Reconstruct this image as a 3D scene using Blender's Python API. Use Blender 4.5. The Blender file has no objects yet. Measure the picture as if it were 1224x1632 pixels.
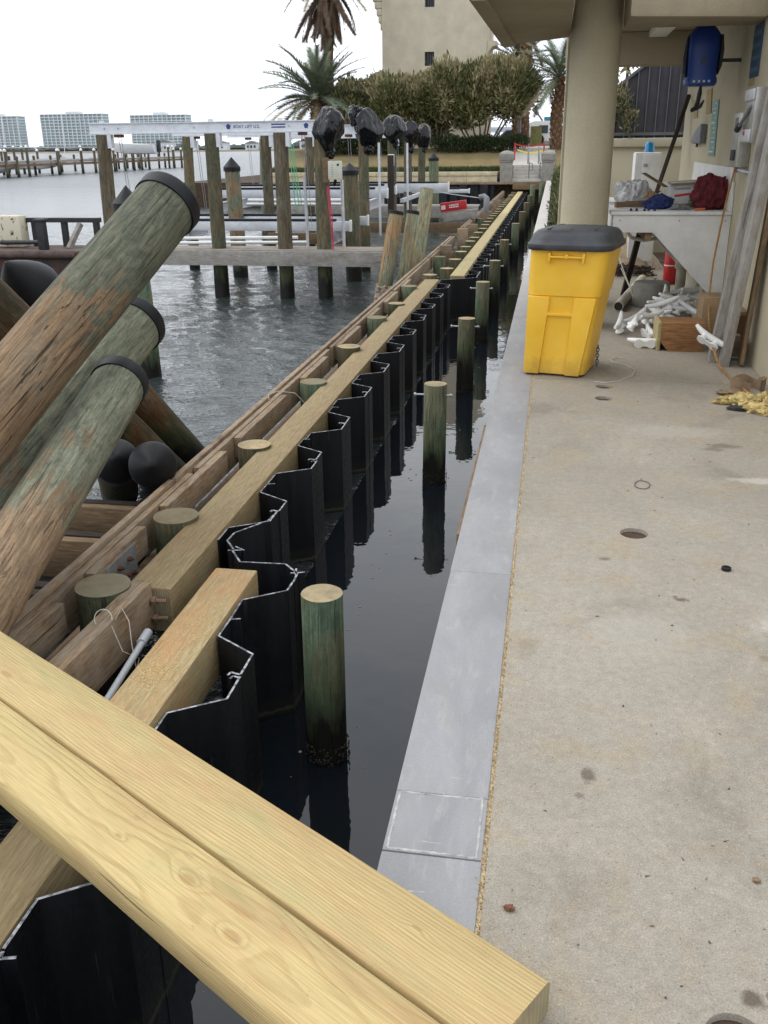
import bpy, bmesh, math, random
from mathutils import Vector, Matrix, noise as mnoise

random.seed(7)
S = bpy.context.scene
COL = S.collection
PI = math.pi

# ------------------------------------------------------------------ camera, sky, sun, exposure
cam_data = bpy.data.cameras.new('camera')
cam = bpy.data.objects.new('camera', cam_data)
COL.objects.link(cam)
S.camera = cam
cam_data.sensor_fit = 'VERTICAL'
cam_data.sensor_height = 36.0
cam_data.sensor_width = 27.0
cam_data.lens = 1474.0 / 1632.0 * 36.0
cam_data.clip_start = 0.05
cam_data.clip_end = 12000.0
CAM_Z = 2.9
PITCH, YAW, ROLL = math.radians(21.533), math.radians(9.989), math.radians(0.6)
hd = Vector((-math.sin(YAW), math.cos(YAW), 0)); rt = Vector((math.cos(YAW), math.sin(YAW), 0)); zz = Vector((0, 0, 1))
fw = math.cos(PITCH) * hd - math.sin(PITCH) * zz
up = math.sin(PITCH) * hd + math.cos(PITCH) * zz
cr = math.cos(ROLL) * rt - math.sin(ROLL) * up
cu = math.sin(ROLL) * rt + math.cos(ROLL) * up
cam.matrix_world = Matrix(((cr.x, cu.x, -fw.x, 0), (cr.y, cu.y, -fw.y, 0), (cr.z, cu.z, -fw.z, CAM_Z), (0, 0, 0, 1)))

SUN_EL, SUN_AZ = math.radians(52), math.radians(-75)      # azimuth from +Y towards +X
world = bpy.data.worlds.new('World'); S.world = world; world.use_nodes = True
wt = world.node_tree; wt.nodes.clear()
sky = wt.nodes.new('ShaderNodeTexSky'); sky.sky_type = 'NISHITA'; sky.sun_disc = False
sky.sun_elevation = SUN_EL; sky.sun_rotation = SUN_AZ; sky.dust_density = 4.0; sky.air_density = 1.0
hs = wt.nodes.new('ShaderNodeHueSaturation'); hs.inputs['Saturation'].default_value = 0.10
wt.links.new(sky.outputs[0], hs.inputs['Color'])
wtc = wt.nodes.new('ShaderNodeTexCoord')
wmp = wt.nodes.new('ShaderNodeMapping'); wmp.inputs['Scale'].default_value = (1.0, 1.0, 2.6)
wt.links.new(wtc.outputs['Generated'], wmp.inputs[0])
wn = wt.nodes.new('ShaderNodeTexNoise'); wn.inputs['Scale'].default_value = 2.3; wn.inputs['Detail'].default_value = 5
wt.links.new(wmp.outputs[0], wn.inputs['Vector'])
wr = wt.nodes.new('ShaderNodeValToRGB')
wr.color_ramp.elements[0].position = 0.36; wr.color_ramp.elements[0].color = (0.86, 0.925, 1.03, 1)
wr.color_ramp.elements[1].position = 0.66; wr.color_ramp.elements[1].color = (1.20, 1.23, 1.27, 1)
wt.links.new(wn.outputs['Fac'], wr.inputs[0])
wsc = wt.nodes.new('ShaderNodeVectorMath'); wsc.operation = 'SCALE'; wsc.inputs['Scale'].default_value = 14.8
wt.links.new(wr.outputs[0], wsc.inputs[0])
wm = wt.nodes.new('ShaderNodeMixRGB'); wm.inputs[0].default_value = 0.86
wt.links.new(hs.outputs[0], wm.inputs[1]); wt.links.new(wsc.outputs[0], wm.inputs[2])
bg = wt.nodes.new('ShaderNodeBackground'); bg.inputs['Strength'].default_value = 0.105
wt.links.new(wm.outputs[0], bg.inputs['Color'])
wo = wt.nodes.new('ShaderNodeOutputWorld'); wt.links.new(bg.outputs[0], wo.inputs['Surface'])

sun_d = bpy.data.lights.new('sun', 'SUN'); sun = bpy.data.objects.new('sun', sun_d); COL.objects.link(sun)
sun_d.energy = 0.9; sun_d.angle = math.radians(28); sun_d.color = (1.0, 0.965, 0.92)
sdir = Vector((math.cos(SUN_EL) * math.sin(SUN_AZ), math.cos(SUN_EL) * math.cos(SUN_AZ), math.sin(SUN_EL)))
sun.rotation_euler = sdir.to_track_quat('Z', 'Y').to_euler()

S.view_settings.view_transform = 'Standard'; S.view_settings.look = 'None'
S.view_settings.gamma = 1.0; S.view_settings.exposure = 0.05; S.view_settings.use_curve_mapping = False
S.cycles.max_bounces = 6; S.cycles.glossy_bounces = 4; S.cycles.transparent_max_bounces = 8

# ------------------------------------------------------------------ material kit
class NT:
    def __init__(s, name):
        s.m = bpy.data.materials.new(name); s.m.use_nodes = True
        s.t = s.m.node_tree; s.t.nodes.clear()
        s.out = s.n('ShaderNodeOutputMaterial'); s.b = s.n('ShaderNodeBsdfPrincipled')
        s.l(s.b.outputs[0], s.out.inputs['Surface'])
        s.tc = s.n('ShaderNodeTexCoord'); s.oi = s.n('ShaderNodeObjectInfo'); s.geo = s.n('ShaderNodeNewGeometry')
        s.obj = s.tc.outputs['Object']; s.pos = s.geo.outputs['Position']; s.rnd = s.oi.outputs['Random']
    def n(s, t): return s.t.nodes.new(t)
    def l(s, a, b): s.t.links.new(a, b)
    def put(s, sock, v):
        if hasattr(v, 'is_linked') or isinstance(v, bpy.types.NodeSocket): s.l(v, sock)
        else:
            if isinstance(v, (tuple, list)) and len(v) == 3 and sock.type == 'RGBA': v = (*v, 1)
            sock.default_value = v
    def map(s, v, scale=(1, 1, 1), loc=(0, 0, 0), jit=0.0):
        m = s.n('ShaderNodeMapping'); s.put(m.inputs[0], v); m.inputs['Scale'].default_value = scale; m.inputs['Location'].default_value = loc
        if jit:
            c = s.n('ShaderNodeCombineXYZ'); k = s.math('MULTIPLY', s.rnd, jit)
            for i in range(3): s.l(k, c.inputs[i])
            a = s.n('ShaderNodeVectorMath'); a.operation = 'ADD'; s.l(m.outputs[0], a.inputs[0]); s.l(c.outputs[0], a.inputs[1]); return a.outputs[0]
        return m.outputs[0]
    def noise(s, v, scale=5, detail=4, rough=.55, dist=0.0):
        n = s.n('ShaderNodeTexNoise'); s.put(n.inputs['Vector'], v); n.inputs['Scale'].default_value = scale
        n.inputs['Detail'].default_value = detail; n.inputs['Roughness'].default_value = rough; n.inputs['Distortion'].default_value = dist
        return n.outputs['Fac']
    def vor(s, v, scale=5, feature='F1', out='Distance'):
        n = s.n('ShaderNodeTexVoronoi'); n.feature = feature; s.put(n.inputs['Vector'], v); n.inputs['Scale'].default_value = scale
        return n.outputs[out]
    def math(s, op, a, b=0.0, c=None):
        n = s.n('ShaderNodeMath'); n.operation = op; s.put(n.inputs[0], a); s.put(n.inputs[1], b)
        if c is not None: s.put(n.inputs[2], c)
        return n.outputs[0]
    def ramp(s, f, stops, interp='LINEAR'):
        r = s.n('ShaderNodeValToRGB'); e = r.color_ramp.elements; r.color_ramp.interpolation = interp
        while len(e) < len(stops): e.new(0.5)
        for i, (p, c) in enumerate(stops):
            e[i].position = p
            e[i].color = (c, c, c, 1) if isinstance(c, (int, float)) else (*c, 1)
        s.put(r.inputs[0], f); return r.outputs[0]
    def rng(s, f, a, b, c=0.0, d=1.0):
        n = s.n('ShaderNodeMapRange'); s.put(n.inputs[0], f)
        for i, v in enumerate((a, b, c, d)): n.inputs[1 + i].default_value = v
        return n.outputs[0]
    def mix(s, f, a, b, mode='MIX'):
        n = s.n('ShaderNodeMixRGB'); n.blend_type = mode; s.put(n.inputs[0], f); s.put(n.inputs[1], a); s.put(n.inputs[2], b); return n.outputs[0]
    def sep(s, v):
        n = s.n('ShaderNodeSeparateXYZ'); s.put(n.inputs[0], v); return n.outputs
    def comb(s, x, y, z):
        n = s.n('ShaderNodeCombineXYZ')
        for i, v in enumerate((x, y, z)): s.put(n.inputs[i], v)
        return n.outputs[0]
    def bump(s, h, dist=.01, strength=.6):
        n = s.n('ShaderNodeBump'); n.inputs['Strength'].default_value = strength; n.inputs['Distance'].default_value = dist
        s.put(n.inputs['Height'], h); s.l(n.outputs[0], s.b.inputs['Normal'])
    def fin(s, col, rough=.8, metal=0.0, spec=None):
        s.put(s.b.inputs['Base Color'], col); s.put(s.b.inputs['Roughness'], rough); s.b.inputs['Metallic'].default_value = metal
        if spec is not None: s.b.inputs['Specular IOR Level'].default_value = spec
        return s.m

def plain(name, col, rough=.7, metal=0.0, var=.12, scale=9.0, bump=.0015, spec=None, jit=3.0):
    m = NT(name); v = m.map(m.obj, jit=jit)
    f = m.noise(v, scale, 5); g = m.noise(v, scale * 7, 3)
    k = m.math('ADD', m.rng(f, .3, .7, 1 - var, 1 + var), m.rng(g, .3, .7, -var * .4, var * .4))
    c = m.mix(1.0, col, m.comb(k, k, k), 'MULTIPLY')
    if bump: m.bump(m.math('ADD', f, m.math('MULTIPLY', g, .5)), bump)
    return m.fin(c, rough, metal, spec)

def timber_mat(name, c_lo, c_hi, c_stain, stain=.5, grey=None, ringf=75.0, rough=.8, crack=.3, axis='X'):
    m = NT(name); v = m.map(m.obj, jit=9.0)
    sc = (.10, 1, 1) if axis == 'X' else (1, 1, .10)
    g1 = m.noise(m.map(v, sc), ringf, 4, .6); g2 = m.noise(m.map(v, tuple(x * 1.0 for x in sc)), ringf * 3.2, 2, .6)
    big = m.noise(m.map(v, (.5, 1.6, 1.6) if axis == 'X' else (1.6, 1.6, .5)), 2.4, 4, .6, .5)
    c = m.mix(m.rng(g1, .34, .66), c_lo, c_hi)
    c = m.mix(m.math('MULTIPLY', m.rng(big, .46, .68), stain), c, c_stain)
    if grey: c = m.mix(m.math('MULTIPLY', m.rng(m.noise(v, 6, 4), .4, .65), .7), c, grey)
    k = m.rng(g2, .3, .7, .84, 1.12); c = m.mix(1.0, c, m.comb(k, k, k), 'MULTIPLY')
    kk = m.rng(m.rnd, 0, 1, .86, 1.12); c = m.mix(1.0, c, m.comb(kk, kk, kk), 'MULTIPLY')
    cr_ = m.noise(m.map(v, (.035, 1, 1) if axis == 'X' else (1, 1, .035)), ringf * .55, 2, .5)
    ck = m.rng(cr_, .69, .74)
    c = m.mix(m.math('MULTIPLY', ck, crack), c, (.03, .022, .015))
    m.bump(m.math('SUBTRACT', m.math('ADD', m.math('MULTIPLY', g1, .5), m.math('MULTIPLY', g2, .3)), m.math('MULTIPLY', ck, 1.2)), .004, .55)
    return m.fin(c, rough, spec=.3)

def end_grain(name, a, b):
    m = NT(name); v = m.map(m.obj, jit=0)
    s = m.sep(v); d = m.n('ShaderNodeVectorMath'); d.operation = 'LENGTH'
    w = m.noise(v, 9, 3); off = m.comb(m.math('ADD', s[0], m.math('MULTIPLY', w, .03)), m.math('ADD', s[1], .01), 0.0)
    m.l(off, d.inputs[0]); r = m.math('SINE', m.math('MULTIPLY', d.outputs['Value'], 520.0))
    c = m.mix(m.rng(r, -1, 1, 0, .55), a, b)
    c = m.mix(m.rng(m.noise(v, 14, 4), .4, .75, 0, .6), c, (.13, .09, .05))
    c = m.mix(m.rng(m.noise(m.map(v, jit=7.0), 3.5, 2), .42, .62, 0, .55), c, (.20, .19, .13))
    m.bump(r, .002, .4)
    return m.fin(c, .85, spec=.2)

def pile_mat(name, green, brown, amount=.45, wet=True, dark=(.012, .012, .009), zalg=.55, crack=.7, grad=None):
    """Treated round timber. grad=(z_a, z_b): bark-brown below z_a of its own length, treatment green above z_b."""
    m = NT(name); v = m.map(m.obj, jit=11.0 if grad is None else 0.0)
    gz = m.noise(m.map(v, (1, 1, .13)), 22, 5, .65, .9); fz = m.noise(m.map(v, (1, 1, .07)), 95, 3, .6)
    sw = m.noise(m.map(v, (1, 1, .55)), 9, 5, .68, 2.2)
    big = m.noise(m.map(v, (1, 1, .42)), 3.4, 6, .68, 1.0)
    c = m.mix(m.rng(gz, .30, .70), tuple(x * .66 for x in green), tuple(min(1, x * 1.30) for x in green))
    lum = sum(green) / 3
    c = m.mix(m.rng(sw, .52, .62, 0, .60), c, (lum * 1.55, lum * 1.42, lum * 1.02))
    c = m.mix(m.rng(sw, .47, .36, 0, .55), c, (lum * .55, lum * .58, lum * .46))
    t = m.rng(big, .58 - amount * .3, .68 - amount * .25)
    if grad:
        zz_ = m.math('ADD', m.sep(m.obj)[2], m.math('ADD', m.math('MULTIPLY', m.math('SUBTRACT', big, .5), 3.4), m.math('MULTIPLY', m.math('SUBTRACT', gz, .5), 1.1)))
        t = m.rng(zz_, grad[1], grad[0])
    c2 = m.mix(m.rng(gz, .3, .7), tuple(x * .52 for x in brown), tuple(min(1, x * 1.25) for x in brown))
    c2 = m.mix(m.rng(m.noise(m.map(v, (1, 1, .2)), 7, 4, .6, .6), .50, .64, 0, .65), c2, (.20, .155, .105))
    c = m.mix(m.math('MULTIPLY', t, .9), c, c2)
    k = m.math('MULTIPLY', m.rng(fz, .3, .7, .66, 1.30), m.rng(m.noise(v, 60, 4, .7), .3, .7, .85, 1.15)); c = m.mix(1.0, c, m.comb(k, k, k), 'MULTIPLY')
    kk = m.rng(m.rnd, 0, 1, .84, 1.14); c = m.mix(1.0, c, m.comb(kk, kk, kk), 'MULTIPLY')
    cr_ = m.noise(m.map(v, (1, 1, .035)), 38, 3, .6, .25); ck = m.rng(cr_, .655, .70)
    flake = m.rng(m.noise(m.map(v, (1, 1, .16)), 24, 4, .7, 1.2), .63, .67)
    ckb = m.rng(m.noise(m.map(v, (1, 1, .018), (3, 7, 1)), 75, 2, .5, .12), .665, .69); ck = m.math('MAXIMUM', ck, m.math('MULTIPLY', ckb, .8))
    ck2 = m.math('MAXIMUM', ck, m.math('MULTIPLY', flake, t if grad else .25))
    c = m.mix(m.math('MULTIPLY', ck2, crack), c, (.035, .026, .018))
    if wet:
        z = m.sep(m.pos)[2]; zn = m.math('ADD', z, m.math('MULTIPLY', m.math('SUBTRACT', m.noise(m.map(m.pos, (1, 1, .25)), 14, 4), .5), .55))
        c = m.mix(m.math('MULTIPLY', m.rng(zn, zalg + .32, zalg), .55), c, (.045, .075, .030))
        c = m.mix(m.rng(zn, zalg, zalg - .22), c, dark)
        rough = m.rng(zn, zalg, zalg - .2, .88, .5)
    else: rough = .88
    m.bump(m.math('SUBTRACT', m.math('ADD', gz, m.math('MULTIPLY', fz, .4)), m.math('MULTIPLY', ck2, 1.6)), .008, .8)
    return m.fin(c, rough, spec=.25)

def board_mat(name, pith, knots, c_lo, c_hi, seed):
    """Fresh sawn pine: growth rings round an off-centre pith, bent round real knots."""
    m = NT(name); v = m.map(m.obj, loc=(seed, 0, 0)); s = m.sep(m.obj)
    wob = m.noise(m.map(v, (.55, 2.2, 2.2)), 1.6, 3, .5); wob2 = m.noise(m.map(v, (.25, 1, 1)), 22, 2, .5)
    dy = m.math('SUBTRACT', s[1], pith[0]); dz = m.math('SUBTRACT', s[2], pith[1])
    r = m.math('SQRT', m.math('ADD', m.math('MULTIPLY', dy, dy), m.math('MULTIPLY', dz, dz)))
    f = m.math('ADD', r, m.math('MULTIPLY', m.math('SUBTRACT', wob, .5), .085)); f = m.math('ADD', f, m.math('MULTIPLY', wob2, .004))
    core = None
    for (kx, ky, sx, sy, amp) in knots:
        ax = m.math('DIVIDE', m.math('SUBTRACT', s[0], kx), sx); ay = m.math('DIVIDE', m.math('SUBTRACT', s[1], ky), sy)
        d2 = m.math('ADD', m.math('MULTIPLY', ax, ax), m.math('MULTIPLY', ay, ay))
        e = m.math('EXPONENT', m.math('MULTIPLY', d2, -1.0)); f = m.math('ADD', f, m.math('MULTIPLY', e, amp))
        kc = m.rng(d2, .10, .30, .55, 0.0); core = kc if core is None else m.math('MAXIMUM', core, kc)
    ring = m.math('FRACT', m.math('MULTIPLY', f, 118.0))
    late = m.ramp(ring, [(0.0, 0.0), (.55, .12), (.86, 1.0), (.97, .55), (1.0, 0.0)])
    fine = m.noise(m.map(v, (.03, 1, 1)), 260, 2, .5)
    c = m.mix(m.math('MULTIPLY', late, m.rng(m.noise(m.map(v, (.4, 2, 2)), 3, 3), .35, .65, .22, .55)), c_hi, c_lo)
    big = m.noise(m.map(v, (.6, 2.5, 2.5)), 2.2, 4, .6)
    c = m.mix(m.rng(big, .50, .64, 0, .60), c, (0.426, 0.271, 0.131))
    c = m.mix(m.rng(m.noise(m.map(v, (.7, 3, 3), (5, 2, 0)), 2.5, 4, .6), .54, .72, 0, .45), c, (0.344, 0.353, 0.164))
    if core is not None: c = m.mix(core, c, (0.328, 0.205, 0.082))
    spot = m.rng(m.noise(m.map(v, (.5, 1, 1)), 26, 3, .7), .70, .76, 0, .65); c = m.mix(spot, c, (0.131, 0.090, 0.049))
    fib = m.noise(m.map(v, (.012, 1, 1)), 420, 2, .6); saw = m.noise(m.map(v, (1, .10, .10)), 120, 2, .5)
    k = m.math('MULTIPLY', m.rng(fine, .3, .7, .86, 1.12), m.rng(fib, .3, .7, .90, 1.10)); c = m.mix(1.0, c, m.comb(k, k, k), 'MULTIPLY')
    chk = m.rng(m.noise(m.map(v, (.045, 1, 1), (0, 3, 1)), 34, 2, .5, .15), .715, .735); c = m.mix(m.math('MULTIPLY', chk, .75), c, (.10, .065, .03))
    dirt = m.rng(m.noise(m.map(v, (1, 1.4, 1)), 7, 6, .75), .60, .74, 0, .40); c = m.mix(dirt, c, (.23, .17, .10))
    dent = m.rng(m.noise(m.map(v, (.7, 1.3, 1)), 11, 3, .6), .66, .74)
    hgt = m.math('ADD', m.math('MULTIPLY', late, .5), m.math('ADD', m.math('MULTIPLY', fine, .45), m.math('MULTIPLY', saw, .35)))
    m.bump(m.math('SUBTRACT', hgt, m.math('ADD', m.math('MULTIPLY', chk, 2.0), m.math('MULTIPLY', dent, .8))), .0026, .75)
    return m.fin(c, .8, spec=.22)

MAT = {}
def build_materials():
    M_ = MAT
    # paving slab: warm grey, exposed fine aggregate, pale scuffs, tan drifts
    m = NT('concrete_slab'); p = m.pos
    a = m.noise(p, 1.1, 5, .6, .3); b = m.noise(p, 4.5, 5, .65, .4); d = m.noise(p, 240, 2, .6); e = m.noise(p, 38, 4, .6)
    c = m.mix(m.rng(a, .34, .66), (0.250, 0.224, 0.182), (0.316, 0.284, 0.232))
    c = m.mix(m.rng(b, .52, .68, 0, .55), c, (0.316, 0.248, 0.161))
    c = m.mix(m.rng(m.noise(m.map(p, (1, .35, 1)), 2.6, 6, .7, 1.0), .58, .74, 0, .50), c, (0.390, 0.352, 0.282))
    c = m.mix(m.rng(m.noise(m.map(p, (1, 1, 1), (4, 9, 0)), 1.7, 5, .6, .4), .58, .72, 0, .5), c, (0.154, 0.133, 0.106))
    k = m.math('MULTIPLY', m.rng(d, .3, .7, .78, 1.22), m.rng(e, .3, .7, .90, 1.10)); c = m.mix(1.0, c, m.comb(k, k, k), 'MULTIPLY')
    c = m.mix(m.rng(m.vor(p, 62), .10, .15, .55, 0), c, (0.441, 0.396, 0.308))
    c = m.mix(m.rng(m.vor(m.map(p, (1, 1, 1), (3, 1, 0)), 37), .07, .11, .6, 0), c, (0.095, 0.079, 0.062))
    q = m.sep(p); wv = m.math('MULTIPLY', m.math('SUBTRACT', m.noise(p, 30, 4, .6), .5), 1.9)
    for (sx_, sy_, rx, ry, col_, am) in ((.57, 3.31, .030, .020, (0.095, 0.072, 0.048), .8), (.545, 3.33, .012, .012, (0.095, 0.072, 0.048), .7), (.30, 3.65, .024, .018, (0.118, 0.090, 0.058), .7), (.185, 2.17, .022, .036, (0.095, 0.072, 0.048), .75), (.155, 2.08, .016, .014, (0.110, 0.086, 0.058), .6),
            (.49, 1.49, .024, .024, (0.081, 0.061, 0.041), .8), (.53, 1.50, .016, .016, (0.088, 0.065, 0.041), .7), (1.05, 5.35, .10, .05, (0.110, 0.086, 0.058), .6), (.98, 5.28, .06, .05, (0.110, 0.086, 0.058), .5), (.80, 2.9, .03, .03, (0.162, 0.108, 0.055), .5), (1.12, 4.75, .16, .05, (0.485, 0.461, 0.410), .5), (.92, 3.15, .12, .09, (0.455, 0.439, 0.397), .5), (.42, 3.0, .20, .22, (0.411, 0.396, 0.363), .2), (.80, 5.6, .35, .14, (0.441, 0.418, 0.369), .28)):
        ax = m.math('DIVIDE', m.math('SUBTRACT', q[0], sx_), rx); ay = m.math('DIVIDE', m.math('SUBTRACT', q[1], sy_), ry)
        dd = m.math('ADD', m.math('SQRT', m.math('ADD', m.math('MULTIPLY', ax, ax), m.math('MULTIPLY', ay, ay))), wv)
        c = m.mix(m.rng(dd, 1.15, .55, 0, am), c, col_)
    m.bump(m.math('ADD', d, m.math('MULTIPLY', e, .8)), .003, .6); M_['slab'] = m.fin(c, .88, spec=.25)
    # kerb cap: smooth blue-grey cast concrete
    m = NT('concrete_cap'); p = m.pos
    a = m.noise(m.map(p, (2.2, .7, 1), jit=6), 2.4, 6, .65, .5); b = m.noise(m.map(p, (1, .25, 1)), 22, 5, .65); d = m.noise(p, 210, 2)
    c = m.mix(m.rng(a, .34, .68), (0.226, 0.226, 0.232), (0.290, 0.288, 0.290))
    c = m.mix(m.rng(b, .55, .72, 0, .45), c, (0.381, 0.365, 0.340))
    c = m.mix(m.rng(m.noise(m.map(p, (1, .5, 1), (7, 3, 0)), 3.3, 5, .6), .56, .7, 0, .5), c, (0.260, 0.227, 0.186))
    sc = m.rng(m.noise(m.map(p, (.25, 3.0, 1)), 34, 2, .5, .6), .74, .765, 0, .5); c = m.mix(sc, c, (0.519, 0.504, 0.470))
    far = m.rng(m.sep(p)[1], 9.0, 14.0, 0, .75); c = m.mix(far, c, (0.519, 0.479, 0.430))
    k = m.rng(d, .3, .7, .92, 1.08); c = m.mix(1.0, c, m.comb(k, k, k), 'MULTIPLY')
    m.bump(m.math('ADD', m.math('MULTIPLY', d, .4), b), .002, .4); M_['cap'] = m.fin(c, .72, spec=.35)
    # painted stucco; the soffit copy is the wall colour darkened for shade
    for nm, col in (('stucco', (.47, .42, .30)), ('stucco_shaded', (.38, .325, .23)), ('stucco_tower', (.55, .49, .375))):
        m = NT(nm); p = m.pos; a = m.noise(p, 1.3, 5, .6); d = m.noise(p, 85, 4, .65)
        st = m.noise(m.map(p, (1, 1, .12)), 5, 5, .6)
        c = m.mix(m.rng(a, .35, .65), tuple(x * .9 for x in col), tuple(x * 1.07 for x in col))
        c = m.mix(m.rng(st, .56, .75, 0, .35), c, tuple(x * .66 for x in col))
        k = m.rng(d, .3, .7, .90, 1.08); c = m.mix(1.0, c, m.comb(k, k, k), 'MULTIPLY')
        m.bump(d, .006, .6); M_[nm] = m.fin(c, .9, spec=.15)
    # water: open bay and still basin
    for nm, still in (('water_open', False), ('water_still', True)):
        m = NT(nm); p = m.pos
        if still:
            h = m.noise(m.map(p, (1, .8, 1)), 3.0, 3, .5); h2 = m.noise(p, 14, 2)
            m.bump(m.math('ADD', h, m.math('MULTIPLY', h2, .06)), .010, .35)
            m.fin((.006, .008, .011), .010); m.b.inputs['IOR'].default_value = 1.46
        else:
            h = m.noise(m.map(p, (.8, 1.5, 1)), 1.0, 3, .55, .4); h2 = m.noise(m.map(p, (.8, 1.9, 1)), 3.6, 3, .55, .8); h3 = m.noise(m.map(p, (.8, 1.7, 1)), 10, 2, .5, .5)
            hh = m.math('ADD', m.math('MULTIPLY', h, .7), m.math('ADD', m.math('MULTIPLY', h2, .85), m.math('MULTIPLY', h3, .20)))
            m.bump(hh, .17, .9)
            m.fin((.055, .066, .070), m.rng(m.sep(p)[1], 9.0, 70.0, .025, .30)); m.b.inputs['IOR'].default_value = 1.62
        M_[nm] = m.m
    m = NT('water_near'); h3 = m.noise(m.map(m.pos, (.8, 1.6, 1)), 11, 3, .55, .4); m.bump(h3, .030, .8); M_['water_near'] = m.fin((.028, .035, .035), m.rng(m.sep(m.pos)[1], 12.0, 70.0, .02, .28)); m.b.inputs['IOR'].default_value = 1.5
    # sheet pile
    m = NT('black_vinyl'); p = m.pos; v = m.map(m.obj, jit=5)
    a = m.noise(m.map(v, (1, 1, .12)), 7, 4, .6); b = m.noise(m.map(v, (1, 1, .05)), 60, 2, .6); w = m.noise(v, 40, 4, .65)
    c = m.mix(m.rng(a, .4, .7), (.0055, .006, .0075), (.015, .016, .019)); c = m.mix(m.rng(b, .70, .76, 0, .35), c, (.10, .10, .10))
    c = m.mix(m.rng(w, .70, .78, 0, .25), c, (.09, .09, .085))
    z = m.sep(p)[2]; zl = m.math('ADD', z, m.math('MULTIPLY', m.math('SUBTRACT', m.noise(p, 25, 3), .5), .05))
    c = m.mix(m.math('MULTIPLY', m.rng(zl, .13, .09), .55), c, (.020, .022, .014)); c = m.mix(m.math('MULTIPLY', m.math('MULTIPLY', m.rng(zl, .018, .030), m.rng(zl, .050, .036)), .45), c, (.12, .11, .09))
    scf = m.rng(m.noise(m.map(v, (1.5, 1.5, .06)), 26, 4, .7, .3), .64, .72, 0, .45); c = m.mix(scf, c, (.055, .056, .060))
    m.bump(a, .004, .3); M_['vinyl'] = m.fin(c, m.rng(w, .3, .7, .34, .60), spec=.35)
    m = NT('vinyl_cut_edge'); v = m.obj; c = m.mix(m.rng(m.noise(v, 30, 3), .42, .62), (.10, .105, .115), (.44, .45, .47)); M_['vinyl_edge'] = m.fin(c, .8)
    # timber
    M_['new_timber'] = timber_mat('treated_timber', (.225, .168, .085), (.335, .258, .138), (.25, .155, .075), .5, crack=.3)
    M_['new_timber_b'] = timber_mat('treated_timber_orange', (0.310, 0.219, 0.103), (0.430, 0.344, 0.185), (0.482, 0.258, 0.112), .8, crack=.15)
    M_['pale_timber'] = timber_mat('treated_timber_pale', (0.344, 0.280, 0.133), (0.482, 0.404, 0.211), (0.396, 0.258, 0.112), .4, crack=.2)
    M_['old_timber'] = timber_mat('weathered_timber', (.17, .112, .066), (.37, .265, .160), (.080, .050, .032), .75, (.30, .245, .185), crack=.8)
    M_['grey_timber'] = timber_mat('grey_timber', (.20, .18, .155), (.36, .335, .30), (.15, .125, .10), .6, (.34, .33, .31), crack=.6)
    M_['brown_timber'] = timber_mat('brown_timber', (.13, .085, .048), (.26, .175, .10), (.06, .04, .025), .5, crack=.6)
    M_['dark_timber'] = timber_mat('dark_wet_timber', (.018, .014, .011), (.055, .042, .032), (.012, .010, .008), .6, crack=.5)
    M_['timber_end'] = end_grain('timber_end_grain', (.46, .36, .20), (.28, .19, .09))
    M_['timber_end_dark'] = end_grain('old_end_grain', (.30, .245, .155), (.15, .11, .065))
    # piles
    M_['pile'] = pile_mat('treated_pile', (.098, .102, .062), (.155, .115, .064), .40)
    M_['pile_green'] = pile_mat('green_pile', (.125, .190, .120), (.19, .185, .11), .40, zalg=.42)
    M_['pile_grey'] = pile_mat('grey_pile', (.122, .112, .082), (.105, .080, .050), .55, zalg=.45)
    M_['pile_big_brown'] = pile_mat('big_pile_brown', (.105, .110, .076), (.235, .148, .082), .78, wet=False, crack=.95, grad=(2.75, 3.1))
    M_['pile_big_green'] = pile_mat('big_pile_green', (.190, .200, .138), (.31, .205, .122), .28, wet=False, crack=.35, grad=(1.42, 1.75))
    M_['pile_orange'] = pile_mat('orange_pile', (.160, .195, .140), (.38, .22, .105), .48, zalg=.38)
    M_['pile_tan'] = pile_mat('tan_pile', (.27, .30, .20), (.42, .31, .17), .45, zalg=.38)
    M_['pile_batter'] = pile_mat('batter_pile', (.06, .055, .03), (.13, .068, .028), .6, zalg=.38, dark=(.010, .009, .007))
    M_['pile_end'] = end_grain('pile_end_grain', (.50, .40, .24), (.33, .23, .11))
    M_['pile_end_old'] = end_grain('old_pile_end_grain', (.27, .225, .14), (.14, .11, .065))
    M_['barnacle'] = plain('barnacles', (.040, .032, .024), .95, var=.6, scale=30, bump=.01)
    # metals, plastics
    M_['alu'] = plain('aluminium', (.60, .62, .65), .45, .55, .10, 7, .001)
    M_['galv'] = plain('galvanised_steel', (.42, .43, .44), .5, .7, .2, 12, .001)
    M_['alu_dark'] = plain('dull_aluminium', (.34, .36, .38), .5, .5, .12, 7, .001)
    M_['carpet'] = plain('black_carpet', (.018, .018, .022), .95, 0, .3, 40, .003)
    M_['rubber'] = plain('black_rubber', (.010, .0105, .012), .5, 0, .3, 6, .002, spec=.22, jit=5)
    M_['bolt'] = plain('dull_bolt', (.21, .135, .085), .6, .3, .3, 30, .001)
    M_['bag'] = plain('black_plastic_bag', (.004, .004, .005), .16, 0, .3, 3, .03, spec=.32)
    M_['white_plastic'] = plain('white_plastic', (.72, .72, .70), .45, 0, .06, 8, .0005)
    M_['white_paint'] = plain('white_paint', (.62, .615, .59), .55, 0, .10, 5, .001)
    M_['pvc'] = plain('grey_pvc', (.40, .42, .44), .45, 0, .08, 8, .0005)
    M_['pvc_beige'] = plain('beige_pvc', (.46, .42, .33), .5, 0, .12, 8, .0005)
    M_['yellow'] = None
    m = NT('yellow_plastic'); v = m.obj; a = m.noise(v, 3, 5, .6); b = m.noise(m.map(v, (1, 1, .15)), 18, 4, .65); d = m.noise(v, 170, 3)
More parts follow.
